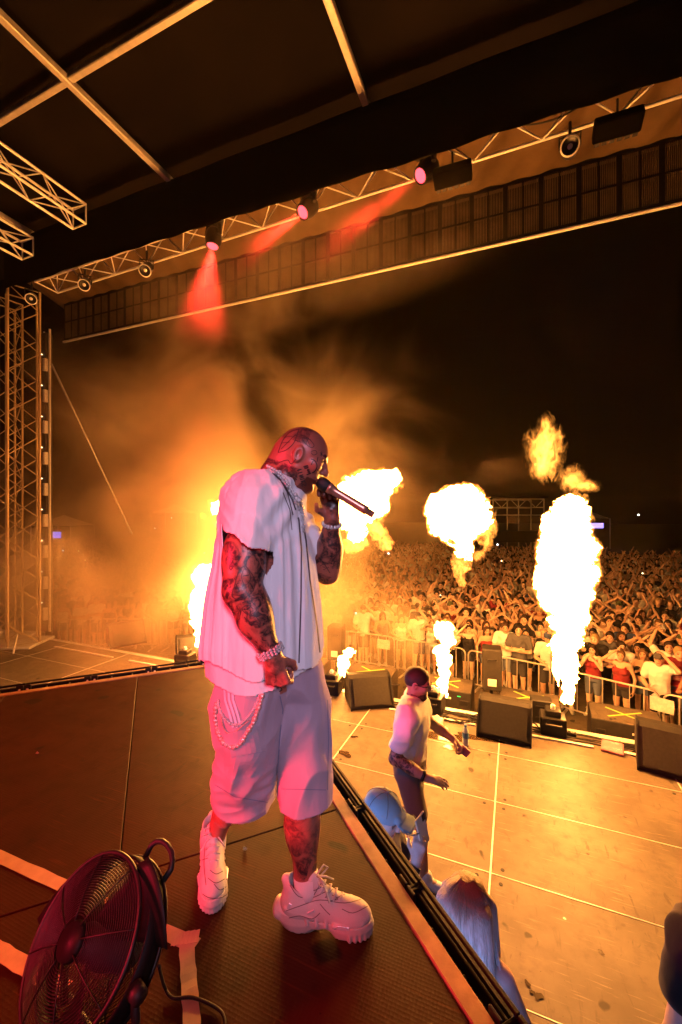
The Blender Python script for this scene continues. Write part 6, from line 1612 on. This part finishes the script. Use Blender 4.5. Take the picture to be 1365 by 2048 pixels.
def flame(label, dep, bodies, wisps=(), h=.014, amp=.14, freq=3.6, seed=1):
    fr_ = random.Random(seed); wisps = list(wisps)
    for _ in range(len(bodies)):
        b_ = fr_.choice(bodies); a = fr_.uniform(0, 6.28)
        if b_[2] > 15: wisps.append((b_[0] + b_[2] * math.cos(a), b_[1] + b_[2] * math.sin(a), fr_.uniform(6, 11), 0))
    org = at(bodies[0][0] if bodies else wisps[0][0], bodies[0][1] if bodies else wisps[0][1], dep)
    t = thing('flame', label, 'flame', org, 0, 'flames shot up from the stage front')
    Rm = np.array(((cy_, -sy_, 0), (sy_, cy_, 0), (0, 0, 1)))
    for nm, cl, mt, a, fq in (('fire_body', bodies, M_flame, amp, freq), ('fire_wisp', bodies + wisps, M_wisp if bodies else M_wisp2, amp * .8, freq)):
        if not cl: continue
        V, Q = blob_mesh(cl, dep, h if mt is M_flame else .022, a, fq, seed, .06, .84 if mt is M_flame else 1.08)
        V = V @ Rm.T - np.array(org)
        if mt is M_flame:
            for v, q in islands(V, Q):
                if len(q) > 60: link(nm, mesh_np(nm, v, q), mt, t)
        else: tag(link(nm, mesh_np(nm, V, Q), mt, t), kind='stuff')
    return t
flame('tall column of flame beside the barrier, tallest of the row', 6.2,
      [C_(1140, 1022, 26), C_(1158, 1024, 20, .1), C_(1114, 1050, 24), C_(1146, 1060, 34), C_(1126, 1090, 42), C_(1158, 1100, 32), C_(1112, 1118, 28), C_(1136, 1140, 50), C_(1102, 1160, 30), C_(1164, 1150, 26), C_(1128, 1186, 46), C_(1156, 1192, 26), C_(1108, 1200, 22), C_(1140, 1222, 32), C_(1128, 1248, 24), C_(1142, 1268, 21), C_(1126, 1290, 22), C_(1138, 1312, 17), C_(1126, 1332, 17), C_(1134, 1354, 11), C_(1133, 1374, 7), C_(1134, 1394, 5)],
      [C_(1160, 1062, 18), C_(1166, 1200, 18), C_(1152, 1265, 16), C_(1090, 1165, 14), C_(1134, 1385, 9)], seed=3)
flame('round mushroom of flame with a short stem behind the man', 6.95,
      [C_(905, 1030, 46), C_(880, 1020, 30), C_(930, 1010, 38), C_(950, 1030, 30), C_(890, 1045, 32), C_(925, 1050, 40), C_(910, 1000, 22), C_(928, 1085, 20), C_(930, 1108, 14), C_(888, 1262, 14), C_(898, 1278, 12), C_(884, 1300, 9), C_(892, 1322, 10), C_(887, 1345, 9), C_(886, 1366, 5), C_(886, 1384, 4)],
      [C_(968, 1058, 20), C_(965, 1085, 13), C_(925, 1120, 15), C_(914, 1140, 13), C_(922, 1160, 8), C_(955, 1110, 9), C_(890, 1258, 14)], seed=8)
flame('ragged cloud of flame beside the microphone', 7.8,
      [C_(710, 985, 32), C_(735, 978, 34), C_(760, 970, 28), C_(782, 956, 14), C_(720, 1015, 34), C_(750, 1005, 26), C_(705, 1040, 22), C_(712, 1062, 16), C_(690, 1010, 18), C_(700, 1312, 8), C_(690, 1325, 9), C_(686, 1340, 6)],
      [C_(718, 1085, 14), C_(740, 1050, 16), C_(757, 1068, 14), C_(772, 1086, 12), C_(790, 975, 10), C_(700, 1090, 12)], seed=15)
flame('flame in the smoke at the left behind the performer', 9.2,
      [C_(408, 1150, 22), C_(420, 1170, 26), C_(404, 1190, 20), C_(398, 1215, 16), C_(400, 1240, 14), C_(402, 1262, 10), C_(404, 1285, 8), C_(425, 1024, 9), C_(440, 1016, 14)],
      [C_(405, 1030, 8), C_(425, 1010, 9), C_(440, 1040, 12), C_(396, 1140, 10)], h=.022, seed=21)
flame('flame hidden in part behind the performer back and shirt', 8.4,
      [C_(520, 1040, 50), C_(560, 1010, 40), C_(500, 1090, 36), C_(530, 1120, 30), C_(540, 1170, 20), C_(545, 1220, 14), C_(545, 1270, 10), C_(546, 1310, 6)], [], h=.03, seed=27)
def loose_flame(label, dep, ells, S=24):
    org = Vector(at(ells[0][0], ells[0][1], dep)); t = thing('flame', label, 'flame', org, 0, 'flames shot up from the stage front')
    for n_i, (px, py, rx, rz, sc) in enumerate(ells):
        c = at(px, py, dep + .05 * n_i) - org; r = (rx * dep / F * 1.5, rx * dep / F * 1.3, rz * dep / F * 1.5)
        m = bpy.data.materials.new('loose_fire'); m.use_nodes = True; N, L = m.node_tree.nodes, m.node_tree.links; N.remove(N['Principled BSDF'])
        g = coord(N); sx = N.new('ShaderNodeVectorMath'); sx.operation = 'MULTIPLY'; sx.inputs[1].default_value = tuple(1 / q for q in r); L.new(g, sx.inputs[0])
        ln = N.new('ShaderNodeVectorMath'); ln.operation = 'LENGTH'; L.new(sx.outputs[0], ln.inputs[0])
        off = N.new('ShaderNodeVectorMath'); off.operation = 'ADD'; off.inputs[1].default_value = (n_i * 3.1, n_i * 1.7, 0); L.new(g, off.inputs[0])
        n1 = noise(N, L, sc, 5, .62, scaled(N, L, off.outputs[0], (1, 1, .5)), 1.8)
        ma = N.new('ShaderNodeMath'); ma.operation = 'MULTIPLY_ADD'; ma.inputs[1].default_value = 2.6; ma.inputs[2].default_value = -.85; L.new(n1, ma.inputs[0])
        su = N.new('ShaderNodeMath'); su.operation = 'SUBTRACT'; L.new(ma.outputs[0], su.inputs[0]); L.new(ln.outputs['Value'], su.inputs[1])
        mr = N.new('ShaderNodeMapRange'); mr.interpolation_type = 'SMOOTHSTEP'; mr.inputs[1].default_value = -.28; mr.inputs[2].default_value = .42; mr.inputs[3].default_value = 0; mr.inputs[4].default_value = S; L.new(su.outputs[0], mr.inputs[0])
        e = N.new('ShaderNodeEmission'); e.inputs[0].default_value = (1, .33, .045, 1); L.new(mr.outputs[0], e.inputs[1]); L.new(e.outputs[0], N['Material Output'].inputs['Volume'])
        x = MB(); x.put([Vector((q.x * r[0], q.y * r[1], q.z * r[2])) for q in BALL2[0]], BALL2[1]); o = x.build('fire_wisp', m, t, True); o.location = c
loose_flame('loose orange fire ball drifting above the tall flame', 6.5, [(1088, 895, 30, 46, 7), (1094, 858, 12, 26, 9), (1090, 935, 24, 26, 10), (1144, 958, 22, 24, 10), (1172, 972, 22, 12, 12)])
# ------------------------------------------------------------------ air: thin haze everywhere, thicker smoke over the pit
def volume_box(name, lo, hi, node):
    x = MB(); c = (Vector(lo) + Vector(hi)) / 2; x.box(c, Vector(hi) - Vector(lo)); m = bpy.data.materials.new(name); m.use_nodes = True
    N, L = m.node_tree.nodes, m.node_tree.links; N.remove(N['Principled BSDF']); v = N.new('ShaderNodeVolumePrincipled')
    v.inputs['Color'].default_value = (.90, .70, .48, 1); node(m, N, L, v); L.new(v.outputs[0], N['Material Output'].inputs['Volume'])
    return tag(x.build(name, m), kind='stuff')
HAZE, SMOKE = .0005, .80
def hz(m, N, L, v): v.inputs['Density'].default_value = HAZE; v.inputs['Anisotropy'].default_value = .2
volume_box('haze', (-170, -70, -2.6), (170, 265, 12.5), hz)
def smk(m, N, L, v):
    g = coord(N); n = noise(N, L, .36, 5, .58, g, .8); mr = N.new('ShaderNodeMapRange'); mr.inputs[1].default_value = .34; mr.inputs[2].default_value = .74; mr.inputs[3].default_value = 0; mr.inputs[4].default_value = SMOKE
    mr.interpolation_type = 'SMOOTHSTEP'; L.new(n, mr.inputs[0])
    sx = N.new('ShaderNodeVectorMath'); sx.operation = 'MULTIPLY_ADD'; sx.inputs[1].default_value = (1 / 8.8, 1 / 6.6, 1 / 7.8); sx.inputs[2].default_value = (9.0 / 8.8, -10.4 / 6.6, -2.2 / 7.8); L.new(g, sx.inputs[0])
    ln = N.new('ShaderNodeVectorMath'); ln.operation = 'LENGTH'; L.new(sx.outputs[0], ln.inputs[0])
    fo = N.new('ShaderNodeMapRange'); fo.inputs[1].default_value = .25; fo.inputs[2].default_value = 1.0; fo.inputs[3].default_value = 1; fo.inputs[4].default_value = 0; fo.interpolation_type = 'SMOOTHSTEP'; wq = N.new('ShaderNodeMath'); wq.operation = 'MULTIPLY_ADD'; wq.inputs[1].default_value = -1.1; L.new(n, wq.inputs[0]); L.new(ln.outputs['Value'], wq.inputs[2]); wa = N.new('ShaderNodeMath'); wa.operation = 'ADD'; wa.inputs[1].default_value = .64; L.new(wq.outputs[0], wa.inputs[0]); L.new(wa.outputs[0], fo.inputs[0])
    mu = N.new('ShaderNodeMath'); mu.operation = 'MULTIPLY'; L.new(mr.outputs[0], mu.inputs[0]); L.new(fo.outputs[0], mu.inputs[1]); L.new(mu.outputs[0], v.inputs['Density'])
    v.inputs['Anisotropy'].default_value = .1
volume_box('smoke', (-18.5, 4.5, -1.4), (1.4, 18.2, 9.2), smk)
def smk2(m, N, L, v):
    g = coord(N); n = noise(N, L, 1.1, 4, .6, g, .6); mr = N.new('ShaderNodeMapRange'); mr.inputs[1].default_value = .36; mr.inputs[2].default_value = .66; mr.inputs[3].default_value = 0; mr.inputs[4].default_value = .20
    L.new(n, mr.inputs[0])
    sx = N.new('ShaderNodeVectorMath'); sx.operation = 'MULTIPLY_ADD'; sx.inputs[1].default_value = (1 / 4.6, 1 / 1.05, 1 / 1.2); sx.inputs[2].default_value = (3.8 / 4.6, -6.3 / 1.05, -7.5 / 1.2); L.new(g, sx.inputs[0])
    ln = N.new('ShaderNodeVectorMath'); ln.operation = 'LENGTH'; L.new(sx.outputs[0], ln.inputs[0])
    fo = N.new('ShaderNodeMapRange'); fo.inputs[1].default_value = .5; fo.inputs[2].default_value = 1.0; fo.inputs[3].default_value = 1; fo.inputs[4].default_value = 0; fo.interpolation_type = 'SMOOTHSTEP'; L.new(ln.outputs['Value'], fo.inputs[0])
    mu = N.new('ShaderNodeMath'); mu.operation = 'MULTIPLY'; L.new(mr.outputs[0], mu.inputs[0]); L.new(fo.outputs[0], mu.inputs[1]); L.new(mu.outputs[0], v.inputs['Density'])
volume_box('smoke', (-8.4, 5.25, 6.3), (.8, 7.35, 8.7), smk2)
